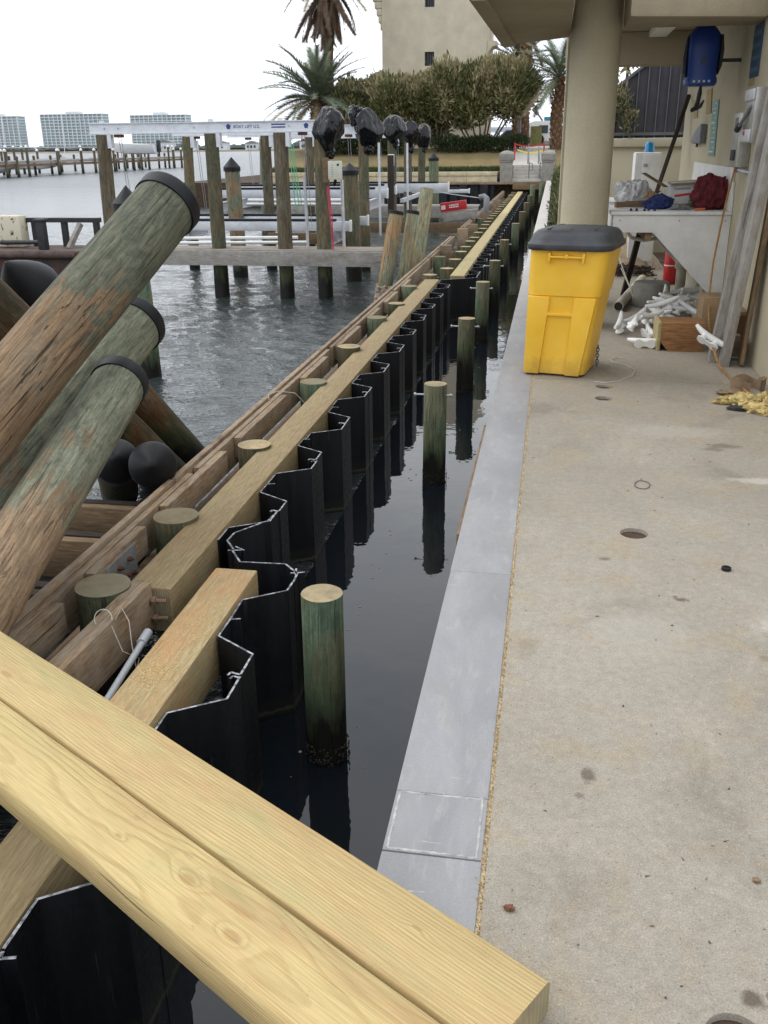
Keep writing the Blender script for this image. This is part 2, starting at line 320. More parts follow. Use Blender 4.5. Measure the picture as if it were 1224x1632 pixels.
    c = m.mix(m.rng(a, .35, .65), (.80, .455, .030), (.86, .53, .060)); c = m.mix(m.rng(b, .58, .76, 0, .30), c, (.72, .50, .18))
    sc = m.rng(m.noise(m.map(v, (.5, .5, 2)), 26, 4, .7), .69, .74, 0, .5); c = m.mix(sc, c, (.55, .40, .20))
    gz_ = m.math('ADD', m.sep(v)[2], m.math('MULTIPLY', m.math('SUBTRACT', m.noise(v, 12, 5, .7), .5), .35)); c = m.mix(m.rng(gz_, .16, .0, 0, .45), c, (.30, .20, .08))
    scr = m.rng(m.noise(m.map(v, (.35, .35, 3)), 60, 3, .6, .5), .70, .73, 0, .55); c = m.mix(scr, c, (.85, .70, .35))
    m.bump(m.math('ADD', d, a), .0016, .5); M_['yellow'] = m.fin(c, .46, spec=.4)
    m = NT('dark_grey_plastic'); v = m.obj; a = m.noise(v, 5, 5, .6); b = m.noise(m.map(v, (.3, 2, 1)), 30, 4, .65)
    c = m.mix(m.rng(a, .35, .7), (.026, .028, .032), (.055, .058, .064)); c = m.mix(m.rng(b, .66, .74, 0, .35), c, (.2, .2, .2))
    m.bump(m.noise(v, 160, 2), .0012, .5); M_['lid'] = m.fin(c, .5, spec=.4)
    M_['rust'] = plain('rusty_steel', (.13, .055, .030), .9, .1, .55, 9, .004)
    M_['rust_deck'] = plain('rusty_deck', (.075, .050, .040), .85, 0, .5, 3, .006)
    m = NT('rusty_hull'); p = m.pos; a = m.noise(m.map(p, (1, 1, .3)), 2.2, 6, .7, .6); b = m.noise(p, 9, 5, .65)
    c = m.mix(m.rng(a, .42, .60), (.026, .024, .026), (.085, .040, .024)); c = m.mix(m.rng(b, .56, .7, 0, .7), c, (.045, .024, .016))
    c = m.mix(m.rng(m.sep(p)[2], .30, .12), c, (.016, .014, .010)); m.bump(b, .02, .6); M_['hull'] = m.fin(c, .85)
    m = NT('peeling_cream_paint'); p = m.obj; a = m.noise(m.map(p, (1, 1, .6)), 6, 6, .72, .4)
    c = m.mix(m.rng(a, .56, .60), (.60, .55, .42), (.05, .035, .025)); c = m.mix(m.rng(m.noise(p, 4, 4), .60, .68, 0, .8), c, (.30, .12, .04)); M_['peel'] = m.fin(c, .85)
    M_['black_paint'] = plain('black_paint', (.018, .018, .020), .6, 0, .4, 8, .002)
    M_['blue'] = plain('blue_plastic', (.012, .050, .26), .4, 0, .15, 6, .001)
    M_['blue_light'] = plain('blue_lens', (.02, .22, .46), .2, 0, .2, 9, 0)
    M_['blue_cloth'] = plain('blue_cloth', (.015, .028, .11), .9, 0, .3, 14, .006)
    M_['red_cloth'] = plain('dark_red_cloth', (.095, .009, .015), .95, 0, .3, 18, .008)
    M_['red'] = plain('red_paint', (.40, .012, .016), .45, 0, .12, 6, .001)
    M_['red_dull'] = plain('pink_cord', (.45, .04, .08), .6, 0, .12, 6, 0)
    M_['green_cord'] = plain('green_line', (.10, .42, .22), .7, 0, .2, 20, 0)
    M_['cardboard'] = plain('cardboard', (.30, .205, .115), .9, 0, .15, 10, .001)
    M_['kraft'] = plain('brown_paper', (.24, .165, .10), .92, 0, .2, 12, .003)
    M_['white_card'] = plain('white_card', (.60, .60, .57), .8, 0, .08, 10, .0005)
    M_['tan_cloth'] = plain('tan_leather', (.34, .22, .11), .9, 0, .25, 20, .004)
    M_['yellow_cloth'] = plain('yellow_cloth', (.43, .325, .13), .85, 0, .55, 22, .004)
    M_['rope'] = plain('hanging_rope', (.33, .165, .045), .85, 0, .35, 40, .002)
    M_['twine'] = plain('twine', (.50, .47, .40), .9, 0, .2, 40, 0)
    M_['wire'] = plain('wire', (.10, .09, .08), .6, .3, .2, 40, 0)
    M_['sawdust'] = plain('sawdust', (.66, .50, .26), .95, 0, .2, 60, 0)
    M_['sand'] = plain('sand', (.46, .36, .22), .98, 0, .30, 60, .004)
    M_['sand_pile'] = plain('sand_heap', (.36, .28, .19), .98, 0, .25, 14, .02)
    M_['soil'] = plain('mulch', (.06, .036, .022), .98, 0, .5, 14, .02)
    M_['mortar'] = plain('mortar', (.36, .355, .345), .9, 0, .35, 40, .004)
    M_['stain'] = plain('brown_stain', (.155, .115, .075), .8, 0, .35, 30, .001)
    M_['conc_grey'] = plain('grey_concrete', (.25, .235, .205), .92, 0, .2, 6, .004)
    M_['conc_pale'] = plain('pale_concrete', (.44, .415, .37), .92, 0, .15, 4, .004)
    M_['stone'] = plain('cream_stone', (.50, .43, .29), .92, 0, .2, 3, .006)
    M_['steel_box'] = plain('stainless_steel', (.44, .43, .40), .38, .75, .15, 10, .0008)
    M_['beige_box'] = plain('beige_box', (.52, .52, .43), .55, 0, .08, 8, .0005)
    M_['slate'] = plain('grey_plastic', (.16, .17, .175), .6, 0, .15, 8, .001)
    M_['sign_teal'] = plain('teal_sign', (.12, .24, .20), .5, 0, .15, 12, 0)
    M_['sign_mark'] = plain('sign_marking', (.46, .55, .50), .5, 0, .1, 12, 0)
    M_['sign_navy'] = plain('navy_sign', (.018, .045, .095), .45, 0, .2, 9, 0)
    M_['sign_teal_b'] = plain('dark_teal_stripe', (.04, .12, .17), .45, 0, .2, 9, 0)
    M_['tape_tan'] = plain('tan_board', (.33, .245, .12), .85, 0, .12, 9, 0)
    M_['lettering_blue'] = plain('blue_lettering', (.02, .045, .20), .5, 0, .05, 9, 0)
    M_['lettering_black'] = plain('black_lettering', (.03, .03, .03), .6, 0, .05, 9, 0)
    M_['lettering_white'] = plain('white_lettering', (.75, .72, .72), .6, 0, .05, 9, 0)
    m = NT('clear_bag_plastic'); m.fin((.62, .62, .62), .25); m.b.inputs['Transmission Weight'].default_value = .35
    m.bump(m.noise(m.obj, 22, 4, .7), .01, .9); M_['film'] = m.m
    m = NT('lamp_diffuser'); m.fin((.75, .74, .68), .5); M_['diffuser'] = m.m
    M_['glass_dark'] = plain('dark_glass', (.02, .025, .03), .12, 0, .2, 3, 0)
    M_['fence_dark'] = plain('dark_screen', (.060, .058, .066), .9, 0, .15, 5, .001)
    M_['fence_line'] = plain('grey_batten', (.11, .11, .12), .7, 0, .15, 5, .001)
    # vegetation and land
    def leafm(nm, a, b, tr=.0):
        m = NT(nm); f = m.noise(m.map(m.pos, (1, 1, 1)), 3.2, 3); g = m.noise(m.pos, 30, 2)
        c = m.mix(m.rng(m.math('ADD', m.math('MULTIPLY', f, .6), m.math('MULTIPLY', g, .4)), .36, .64), a, b)
        M_[nm] = m.fin(c, .75, spec=.25)
    leafm('leaf_green', (.060, .070, .026), (.150, .158, .064)); leafm('leaf_tan', (.20, .175, .085), (.36, .31, .175)); leafm('leaf_olive', (.11, .110, .042), (.22, .205, .088))
    leafm('leaf_hedge', (.020, .036, .012), (.075, .095, .030)); leafm('leaf_dark', (.008, .016, .006), (.026, .040, .014))
    leafm('frond_green', (.075, .100, .062), (.19, .215, .140)); leafm('frond_tan', (.15, .115, .065), (.33, .26, .16)); leafm('frond_dead', (.065, .040, .026), (.17, .11, .075))
    M_['bark'] = plain('bark', (.10, .075, .052), .95, 0, .4, 12, .02)
    M_['palm_bark'] = plain('palm_bark', (.095, .050, .026), .95, 0, .5, 9, .03)
    M_['palm_boot'] = plain('palm_leaf_base', (.19, .115, .06), .95, 0, .4, 9, .02)
    m = NT('lawn'); p = m.pos; a = m.noise(p, .9, 5, .6); d = m.noise(p, 35, 3)
    c = m.mix(m.rng(a, .38, .62), (.23, .165, .075), (.16, .135, .050)); k = m.rng(d, .3, .7, .8, 1.2); c = m.mix(1.0, c, m.comb(k, k, k), 'MULTIPLY'); M_['lawn'] = m.fin(c, .95)
    M_['asphalt'] = plain('asphalt', (.07, .068, .065), .9, 0, .2, 3, .002)
    M_['shore'] = plain('far_shore', (.20, .165, .125), .95, 0, .3, .05, 0)
    M_['far_tree'] = plain('far_trees', (.070, .082, .075), .95, 0, .4, .12, 0)
    M_['condo_glass'] = plain('condo_glazing', (.30, .40, .44), .35, 0, .12, .05, 0)
    M_['condo_white'] = plain('condo_slab', (.60, .63, .64), .8, 0, .06, .05, 0)
    M_['bridge'] = plain('bridge_concrete', (.52, .56, .60), .9, 0, .05, .05, 0)
    M_['boat_white'] = plain('white_gelcoat', (.72, .73, .74), .25, 0, .05, 2, 0)
    M_['boat_navy'] = plain('navy_gelcoat', (.012, .016, .05), .25, 0, .1, 2, 0)
    M_['tape_yellow'] = plain('yellow_tape', (.70, .58, .04), .5, 0, .1, 9, 0)
    M_['truck_blue'] = plain('blue_canopy', (.04, .26, .38), .5, 0, .1, 4, 0)
build_materials()

# ------------------------------------------------------------------ geometry kit
class MB:
    def __init__(s): s.v = []; s.f = []; s.mi = []
    def add(s, vs, fs, mi=0):
        o = len(s.v); s.v += [tuple(p) for p in vs]; s.f += [tuple(i + o for i in f) for f in fs]; s.mi += [mi] * len(fs); return s
    def box(s, x0, x1, y0, y1, z0, z1, mi=0):
        return s.add([(x0, y0, z0), (x1, y0, z0), (x1, y1, z0), (x0, y1, z0), (x0, y0, z1), (x1, y0, z1), (x1, y1, z1), (x0, y1, z1)],
                     [(3, 2, 1, 0), (4, 5, 6, 7), (0, 1, 5, 4), (1, 2, 6, 5), (2, 3, 7, 6), (3, 0, 4, 7)], mi)
    def cyl(s, p0, p1, r0, r1=None, n=16, mi=0, cap=None, rings=1, wob=0.0, seed=0):
        r1 = r0 if r1 is None else r1; p0 = Vector(p0); p1 = Vector(p1); d = (p1 - p0); L = d.length; d.normalize()
        a = d.orthogonal().normalized(); b = d.cross(a); vs = []; fs = []
        for k in range(rings + 1):
            t = k / rings; c = p0 + (p1 - p0) * t; r = r0 + (r1 - r0) * t
            for i in range(n):
                an = 2 * PI * i / n; q = 1.0
                if wob: q = 1 + wob * (mnoise.noise(Vector((math.cos(an) * 1.4, math.sin(an) * 1.4, t * L * 1.3 + seed * 7.1))) )
                vs.append(c + (a * math.cos(an) + b * math.sin(an)) * r * q)
        for k in range(rings):
            for i in range(n): j = (i + 1) % n; fs.append((k * n + i, k * n + j, (k + 1) * n + j, (k + 1) * n + i))
        s.add(vs, fs, mi); o = len(s.v) - len(vs)
        s.f.append(tuple(o + i for i in reversed(range(n)))); s.mi.append(mi if cap is None else cap)
        s.f.append(tuple(o + rings * n + i for i in range(n))); s.mi.append(mi if cap is None else cap)
        return s
    def tube(s, path, r, n=8, mi=0):
        P = [Vector(p) for p in path]; rr = r if isinstance(r, (list, tuple)) else [r] * len(P); vs = []; fs = []
        t0 = (P[1] - P[0]).normalized(); a = t0.orthogonal().normalized()
        for k, p in enumerate(P):
            t = (P[min(k + 1, len(P) - 1)] - P[max(k - 1, 0)]).normalized()
            a = (a - t * a.dot(t)); a = a.normalized() if a.length > 1e-6 else t.orthogonal().normalized(); b = t.cross(a)
            for i in range(n): an = 2 * PI * i / n; vs.append(p + (a * math.cos(an) + b * math.sin(an)) * rr[k])
        for k in range(len(P) - 1):
            for i in range(n): j = (i + 1) % n; fs.append((k * n + i, k * n + j, (k + 1) * n + j, (k + 1) * n + i))
        fs.append(tuple(reversed(range(n)))); fs.append(tuple((len(P) - 1) * n + i for i in range(n)))
        return s.add(vs, fs, mi)
    def lathe(s, prof, c=(0, 0, 0), n=20, mi=0, axis=None):
        c = Vector(c); ax = Vector(axis).normalized() if axis else Vector((0, 0, 1)); a = ax.orthogonal().normalized(); b = ax.cross(a); vs = []; fs = []
        for r, z in prof:
            for i in range(n): an = 2 * PI * i / n; vs.append(c + ax * z + (a * math.cos(an) + b * math.sin(an)) * r)
        for k in range(len(prof) - 1):
            for i in range(n): j = (i + 1) % n; fs.append((k * n + i, k * n + j, (k + 1) * n + j, (k + 1) * n + i))
        fs.append(tuple(reversed(range(n)))); fs.append(tuple((len(prof) - 1) * n + i for i in range(n)))
        return s.add(vs, fs, mi)
    def prism(s, poly, axis, lo, hi, mi=0, mi_hi=None):
        """poly: 2D points in the plane normal to axis; axis 'x' -> (y,z), 'y' -> (x,z), 'z' -> (x,y)"""
        def P(q, t): return {'x': (t, q[0], q[1]), 'y': (q[0], t, q[1]), 'z': (q[0], q[1], t)}[axis]
        n = len(poly); vs = [P(q, lo) for q in poly] + [P(q, hi) for q in poly]
        o = len(s.v); s.add(vs, [(i, (i + 1) % n, n + (i + 1) % n, n + i) for i in range(n)], mi)
        s.f.append(tuple(o + i for i in reversed(range(n)))); s.mi.append(mi)
        s.f.append(tuple(o + n + i for i in range(n))); s.mi.append(mi if mi_hi is None else mi_hi)
        return s
    def loft(s, rings, mi=0):
        n = len(rings[0]); vs = [p for r in rings for p in r]; fs = []
        for k in range(len(rings) - 1):
            for i in range(n): j = (i + 1) % n; fs.append((k * n + i, k * n + j, (k + 1) * n + j, (k + 1) * n + i))
        fs.append(tuple(reversed(range(n)))); fs.append(tuple((len(rings) - 1) * n + i for i in range(n)))
        return s.add(vs, fs, mi)
    def mesh(s, name, mats, bevel=0.0, sharp=38, recalc=True):
        me = bpy.data.meshes.new(name); me.from_pydata(s.v, [], s.f)
        mats = mats if isinstance(mats, (list, tuple)) else [mats]
        for m in mats: me.materials.append(MAT[m] if isinstance(m, str) else m)
        if len(mats) > 1: me.polygons.foreach_set('material_index', s.mi)
        if bevel or recalc:
            bm = bmesh.new(); bm.from_mesh(me)
            if recalc: bmesh.ops.recalc_face_normals(bm, faces=bm.faces)
            if bevel:
                ed = [e for e in bm.edges if len(e.link_faces) == 2 and e.calc_face_angle(0) > .6]
                bmesh.ops.bevel(bm, geom=ed, offset=bevel, segments=2, profile=.6, affect='EDGES', clamp_overlap=True)
            bm.to_mesh(me); bm.free()
        me.polygons.foreach_set('use_smooth', [True] * len(me.polygons)); me.set_sharp_from_angle(angle=math.radians(sharp)); me.update()
        return me

ROOTM = {}
def empty(name, loc=(0, 0, 0), label=None, cat=None, group=None, kind=None, rz=0.0):
    o = bpy.data.objects.new(name, None); COL.objects.link(o); o.location = loc; o.rotation_euler = (0, 0, rz); o.empty_display_size = .2
    ROOTM[o.name] = Matrix.Translation(Vector(loc)) @ Matrix.Rotation(rz, 4, 'Z'); tag(o, label, cat, group, kind); return o
def tag(o, label=None, cat=None, group=None, kind=None):
    if label: o['label'] = label
    if cat: o['category'] = cat
    if group: o['group'] = group
    if kind: o['kind'] = kind
    return o
def put(name, me, parent=None, mat=None, label=None, cat=None, group=None, kind=None, local=False):
    """link a mesh as one object. mat = its world matrix (or, with local, its matrix in the parent)"""
    o = bpy.data.objects.new(name, me); COL.objects.link(o); M = mat if mat is not None else Matrix.Identity(4)
    if parent is not None:
        o.parent = parent
        if not local:
            pm = ROOTM.get(parent.name, Matrix.Identity(4)); M2 = pm.inverted() @ M; ROOTM[o.name] = M
        else: M2 = M; ROOTM[o.name] = ROOTM.get(parent.name, Matrix.Identity(4)) @ M
        o.matrix_local = M2
    else: o.matrix_world = M; ROOTM[o.name] = M.copy()
    return tag(o, label, cat, group, kind)
def frame(p0, p1, upv=(0, 0, 1), ax='X'):
    p0 = Vector(p0); d = (Vector(p1) - p0).normalized(); u = Vector(upv)
    if abs(d.dot(u)) > .98: u = Vector((0, 1, 0))
    if ax == 'X': x = d; y = u.cross(x).normalized(); z = x.cross(y)
    else: z = d; x = u.cross(z).normalized(); y = z.cross(x)
    return Matrix(((x.x, y.x, z.x, p0.x), (x.y, y.y, z.y, p0.y), (x.z, y.z, z.z, p0.z), (0, 0, 0, 1)))
MESHES = {}
def timber(name, p0, p1, w, h, mat, parent=None, bevel=.006, end=None, upv=(0, 0, 1), **kw):
    """a sawn timber: p0, p1 are the ends of the centre line of its TOP face; w across, h down"""
    L = (Vector(p1) - Vector(p0)).length; key = ('t', round(L, 3), w, h, mat, bevel, end)
    if key not in MESHES:
        b = MB(); n = max(1, int(L / 1.2)); vs = []; fs = []; mi = []
        for k in range(n + 1):
            x = L * k / n; vs += [(x, -w / 2, -h), (x, w / 2, -h), (x, w / 2, 0), (x, -w / 2, 0)]
        b.add(vs, [])
        for k in range(n):
            for i in range(4): j = (i + 1) % 4; b.f.append((k * 4 + i, k * 4 + j, k * 4 + 4 + j, k * 4 + 4 + i)); b.mi.append(0)
        b.f += [(3, 2, 1, 0), tuple(n * 4 + i for i in range(4))]; b.mi += [1 if end else 0] * 2
        MESHES[key] = b.mesh(name, [mat, end] if end else mat, bevel)
    return put(name, MESHES[key], parent, frame(p0, p1, upv), **kw)
def pile(name, p0, p1, r0, r1, mat, parent=None, end='pile_end', n=24, wob=.04, seed=0, **kw):
    L = (Vector(p1) - Vector(p0)).length; b = MB(); b.cyl((0, 0, 0), (0, 0, L), r0, r1, n, 0, 1, max(2, int(L / .22)), wob, seed)
    return put(name, b.mesh(name, [mat, end], sharp=50), parent, frame(p0, p1, ax='Z', upv=(0, 1, 0)), **kw)
def boxobj(name, x0, x1, y0, y1, z0, z1, mat, parent=None, bevel=.006, **kw):
    c = Vector(((x0 + x1) / 2, (y0 + y1) / 2, z0)); b = MB().box(x0 - c.x, x1 - c.x, y0 - c.y, y1 - c.y, 0, z1 - z0)
    return put(name, b.mesh(name, mat, bevel), parent, Matrix.Translation(c), **kw)
def blob(name, c, size, mat, parent=None, sub=4, amp=.25, freq=1.6, seed=0, facets=0, flat=None, rz=0.0, sharp=30, fine=.0, ridge=0.0, taper=0.0, **kw):
    """a crumpled soft thing: a ball pushed in and out by noise, optionally faceted like stretched film"""
    bm = bmesh.new(); bmesh.ops.create_icosphere(bm, subdivisions=sub, radius=1.0); rn = random.Random(seed)
    pl = []
    for _ in range(facets):
        d = Vector((rn.gauss(0, 1), rn.gauss(0, 1), rn.gauss(0, 1))).normalized(); pl.append((d, rn.uniform(.62, 1.0)))
    so = Vector((seed * 3.7, seed * 1.3, seed * 2.1))
    for v in bm.verts:
        d = v.co.normalized(); r = 1.0
        for (q, h) in pl:
            t = d.dot(q)
            if t > .05: r = min(r, h / t)
        r *= 1 + amp * mnoise.noise(d * freq + so) + amp * .45 * mnoise.noise(d * freq * 2.7 + so)
        if fine: r *= 1 + fine * (abs(mnoise.noise(d * 6.0 + so)) - .2) + fine * .5 * (abs(mnoise.noise(d * 13.0 + so)) - .2)
        if ridge:
            e1_ = Vector((d.x * 3.2, d.y * 3.2, d.z * 1.1)) + so; r *= 1 + ridge * (.55 - 1.6 * abs(mnoise.noise(e1_ + Vector((0, 0, 1)) * mnoise.noise(e1_ * .6) * .8))) + ridge * .45 * (.4 - 1.4 * abs(mnoise.noise(e1_ * 2.3)))
        co = d * r
        if taper and co.z < 0: co.x *= 1 - taper * min(1, -co.z) ** 1.6; co.y *= 1 - taper * min(1, -co.z) ** 1.6
        v.co = Vector((co.x * size[0], co.y * size[1], co.z * size[2]))
        if flat is not None and v.co.z < flat: v.co.z = flat + (v.co.z - flat) * .04
    me = bpy.data.meshes.new(name); bm.to_mesh(me); bm.free(); me.materials.append(MAT[mat])
    me.polygons.foreach_set('use_smooth', [True] * len(me.polygons)); me.set_sharp_from_angle(angle=math.radians(sharp))
    return put(name, me, parent, Matrix.Translation(Vector(c)) @ Matrix.Rotation(rz, 4, 'Z'), **kw)
def text(name, s, mat, size, M, parent=None, ext=.0015, **kw):
    cu_ = bpy.data.curves.new(name, 'FONT'); cu_.body = s; cu_.size = size; cu_.extrude = ext; cu_.align_x = 'LEFT'
    o = bpy.data.objects.new(name, cu_); me = bpy.data.meshes.new_from_object(o); bpy.data.objects.remove(o); bpy.data.curves.remove(cu_)
    me.materials.clear(); me.materials.append(MAT[mat]); return put(name, me, parent, M, **kw)
ORD = ['nearest', 'second', 'third', 'fourth', 'fifth', 'sixth', 'seventh', 'eighth', 'ninth', 'tenth', 'eleventh', 'twelfth', 'thirteenth', 'fourteenth', 'fifteenth', 'sixteenth', 'seventeenth', 'eighteenth', 'nineteenth', 'twentieth',
       'twenty-first', 'twenty-second', 'twenty-third', 'twenty-fourth', 'twenty-fifth', 'twenty-sixth', 'twenty-seventh', 'twenty-eighth', 'twenty-ninth', 'thirtieth']

# ================================================================== THE SETTING
Z0 = 1.28                                            # paving level; water is z = 0
def sheet(name, x0, x1, y0, y1, z, mat, kind='structure', **kw):
    b = MB().add([(x0, y0, z), (x1, y0, z), (x1, y1, z), (x0, y1, z)], [(0, 1, 2, 3)]); return put(name, b.mesh(name, mat, recalc=False), kind=kind, **kw)
sheet('bay_water', -5000, -1.62, -60, 9000, -.05, 'water_open')
def wavy_water():
    """the near bay as a real rippled surface: a sum of many short crossing waves"""
    import numpy as np
    rg = np.random.default_rng(4); ny, nx = 620, 330
    yy = 2.6 * (75 / 2.6) ** (np.arange(ny) / (ny - 1)); t = np.arange(nx) / (nx - 1)
    X = -1.60 - t[None, :] * (3.2 + .78 * yy[:, None]); Y = np.repeat(yy[:, None], nx, 1); Z = np.zeros_like(X); dy = .0055 * Y
    for k in range(70):
        lam = .13 * (6.0 ** rg.random()); th = rg.normal(0.1, .42); kx, ky = math.sin(th) * 2 * PI / lam, math.cos(th) * 2 * PI / lam
        A = .0074 * lam ** .92 * rg.uniform(.5, 1.4); att = np.clip((lam / (3.0 * dy) - .5), 0, 1); ph = rg.random() * 6.28
        env = .55 + .45 * np.sin(X * rg.uniform(-.9, .9) + Y * rg.uniform(-.9, .9) + rg.random() * 6.28)
        w = np.sin(kx * X + ky * Y + ph + .6 * np.sin(X * rg.uniform(-2, 2) + Y * rg.uniform(-1, 1))); Z += A * att * env * (w + .35 * w * w)
    edge = np.clip((-1.60 - X) / .25, 0, 1); Z = Z * edge - .002
    co = np.stack([X, Y, Z], -1).reshape(-1, 3).astype(np.float32); i = np.arange((ny - 1) * (nx - 1)); r, c = i // (nx - 1), i % (nx - 1); a = r * nx + c
    F = np.stack([a, a + nx, a + nx + 1, a + 1], -1)
    me = bpy.data.meshes.new('bay_ripples'); me.vertices.add(len(co)); me.vertices.foreach_set('co', co.ravel()); me.loops.add(F.size); me.loops.foreach_set('vertex_index', F.ravel().astype(np.int32))
    me.polygons.add(len(F)); me.polygons.foreach_set('loop_start', (np.arange(len(F)) * 4).astype(np.int32)); me.polygons.foreach_set('loop_total', np.full(len(F), 4, np.int32)); me.update(calc_edges=True); me.validate()
    me.polygons.foreach_set('use_smooth', [True] * len(me.polygons)); me.materials.append(MAT['water_near']); put('bay_ripples', me, kind='structure')
wavy_water()
sheet('basin_water', -1.62, -0.2, -60, 52, 0.0, 'water_still')
sheet('bay_water', -1.62, 5000, 90, 9000, 0.0, 'water_open')

# paving: two cast panels, the near one pierced by drilled core holes
def paving(name, x0, x1, y0, y1, holes, z=Z0, hw=.13):
    xs = sorted({x0, x1} | {round(h[0] + s * hw, 4) for h in holes for s in (-1, 1)}); ys = sorted({y0, y1} | {round(h[1] + s * hw, 4) for h in holes for s in (-1, 1)})
    b = MB()
    for i in range(len(xs) - 1):
        for j in range(len(ys) - 1):
            cx, cy = (xs[i] + xs[i + 1]) / 2, (ys[j] + ys[j + 1]) / 2
            if any(abs(cx - h[0]) < hw and abs(cy - h[1]) < hw for h in holes): continue
            b.add([(xs[i], ys[j], z), (xs[i + 1], ys[j], z), (xs[i + 1], ys[j + 1], z), (xs[i], ys[j + 1], z)], [(0, 1, 2, 3)])
    for (hx, hy, r, dep) in holes:
        n = 32; vs = []
        for i in range(n):
            a = 2 * PI * i / n + PI / 4; c, s_ = math.cos(a), math.sin(a); q = hw / max(abs(c), abs(s_))
            vs += [(hx + c * q, hy + s_ * q, z), (hx + c * r, hy + s_ * r, z), (hx + c * r * .985, hy + s_ * r * .985, z - .004), (hx + c * r * .985, hy + s_ * r * .985, z - dep)]
        fs = []
        for i in range(n):
            j = (i + 1) % n
            for k in range(3): fs.append((i * 4 + k, j * 4 + k, j * 4 + k + 1, i * 4 + k + 1))
        b.add(vs, fs); b.add([(hx + math.cos(2 * PI * i / n) * r * .985, hy + math.sin(2 * PI * i / n) * r * .985, z - dep) for i in range(n)], [tuple(range(n))], 1)
    b.add([(x0, y0, z), (x1, y0, z), (x1, y0, z - .3), (x0, y0, z - .3)], [(0, 1, 2, 3)]); b.add([(x0, y1, z), (x1, y1, z), (x1, y1, z - .3), (x0, y1, z - .3)], [(0, 1, 2, 3)])
    b.add([(x0, y0, z), (x0, y1, z), (x0, y1, z - .3), (x0, y0, z - .3)], [(0, 1, 2, 3)])
    return put(name, b.mesh(name, ['slab', 'sand'], recalc=False, sharp=30), kind='structure')
paving('pavement', -.071, 5.0, -3.0, 6.885, [(.44, 3.95, .062, .05), (.44, 6.70, .06, .03), (.42, 6.36, .06, .06), (.44, 1.388, .062, .06)])
paving('pavement', -.071, 1.6, 6.892, 14.6, [])
def land():
    b = MB(); b.box(-.06, 60, -3, 14.6, .2, 1.262); return put('ground', b.mesh('ground', 'soil'), kind='structure')
land()
b = MB().box(-.05, 60, 14.602, 49.9, .2, 1.27); put('planting_bed', b.mesh('planting_bed', 'soil'), kind='structure')

# kerb cap along the old seawall: long cast blocks, one patched square
kerb = empty('kerb', (-.2, 2, 0), kind='structure')
KX0, KX1 = -.331, -.083
def kerb_block(y0, y1, x0=KX0, x1=KX1, dz=0.0, mat='cap', bev=.012):
    return boxobj('block', x0, x1, y0, y1, .95, Z0 + dz, mat, kerb, bev)
ks = [-2.6, 1.795, 2.028, 3.440]; 
y = 3.44
while y < 49: y += 3.05; ks.append(min(y, 49.6))
for i in range(len(ks) - 1):
    if i == 1: continue
    kerb_block(ks[i] + .0012, ks[i + 1] - .0012, KX0 + (0 if i < 3 else random.uniform(-.004, .004)), KX1, 0 if i < 3 else random.uniform(-.002, .002), 'cap', .005)
kerb_block(1.7965, 2.0265, KX0 + .001, KX1 - .001, .0012, 'cap', .003)
rn = random.Random(3)
mb = MB()                                             # uneven mortar rim round the patched square
def rim(xa, ya, xb, yb, n=60):
    A, B = Vector((xa, ya, 0)), Vector((xb, yb, 0)); d = (B - A).normalized(); nn = Vector((-d.y, d.x, 0)); vs = []; z = Z0 + .0005
    for k in range(n + 1):
        c = A.lerp(B, k / n); t = c * 60; off = nn * .0025 * mnoise.noise(t * .5); w = .0042 * (1 + .6 * mnoise.noise(t)); h = max(.0006, .0026 + .0024 * mnoise.noise(t * 1.7 + Vector((5, 1, 2))))
        for (o, zz_) in ((-w, 0), (-w * .5, h), (w * .5, h * .9), (w, 0)): vs.append(tuple(c + off + nn * o + Vector((0, 0, z + zz_))))
    mb.add(vs, [(k * 4 + i, k * 4 + i + 1, k * 4 + 5 + i, k * 4 + 4 + i) for k in range(n) for i in range(3)])
rim(KX0 + .012, 1.803, KX1 - .012, 1.803); rim(KX0 + .012, 2.022, KX1 - .012, 2.022); rim(KX0 + .012, 1.803, KX0 + .012, 2.022); rim(KX1 - .014, 1.803, KX1 - .014, 2.022)
put('mortar_rim', mb.mesh('mortar_rim', 'mortar', recalc=False), kerb)
boxobj('seawall', -.322, -.1, -3, 49.6, -.6, .948, 'conc_grey', bevel=0, kind='structure')
# sand lying in the joint between kerb and paving
b = MB(); b.add([(KX1 - .004, -2.5, Z0 - .006), (-.0712, -2.5, Z0 - .006), (-.0712, 14, Z0 - .006), (KX1 - .004, 14, Z0 - .006)], [(0, 1, 2, 3)])
rn = random.Random(5)
for k in range(5200):
    yy = 1.0 + 8.0 * (rn.random() ** 1.5); xx = rn.gauss(-.0768, .0050); q = rn.uniform(.0012, .0042); zb = Z0 - .012 if xx < -.071 else Z0
    if xx < KX1: zb = Z0
    if (zb == Z0) and rn.random() > .35: continue
    vs = [(xx + q * math.cos(a), yy + q * math.sin(a), zb) for a in (0, 2.1, 4.2)] + [(xx + rn.uniform(-q, q) * .4, yy, zb + q * 1.7 + (0.006 if zb < Z0 else 0))]
    b.add(vs, [(0, 1, 3), (1, 2, 3), (2, 0, 3)])
put('joint_sand', b.mesh('joint_sand', 'sand', recalc=False), label='golden sand spilling from the joint beside the grey kerb', cat='sand', kind='stuff')
# plank hung on the water side of the kerb
pl = timber('timber_plank', (-.352, 4.1, 1.165), (-.352, 6.0, 1.165), .035, .19, 'brown_timber', label='thin brown plank hung below the grey kerb on its water side', cat='plank')

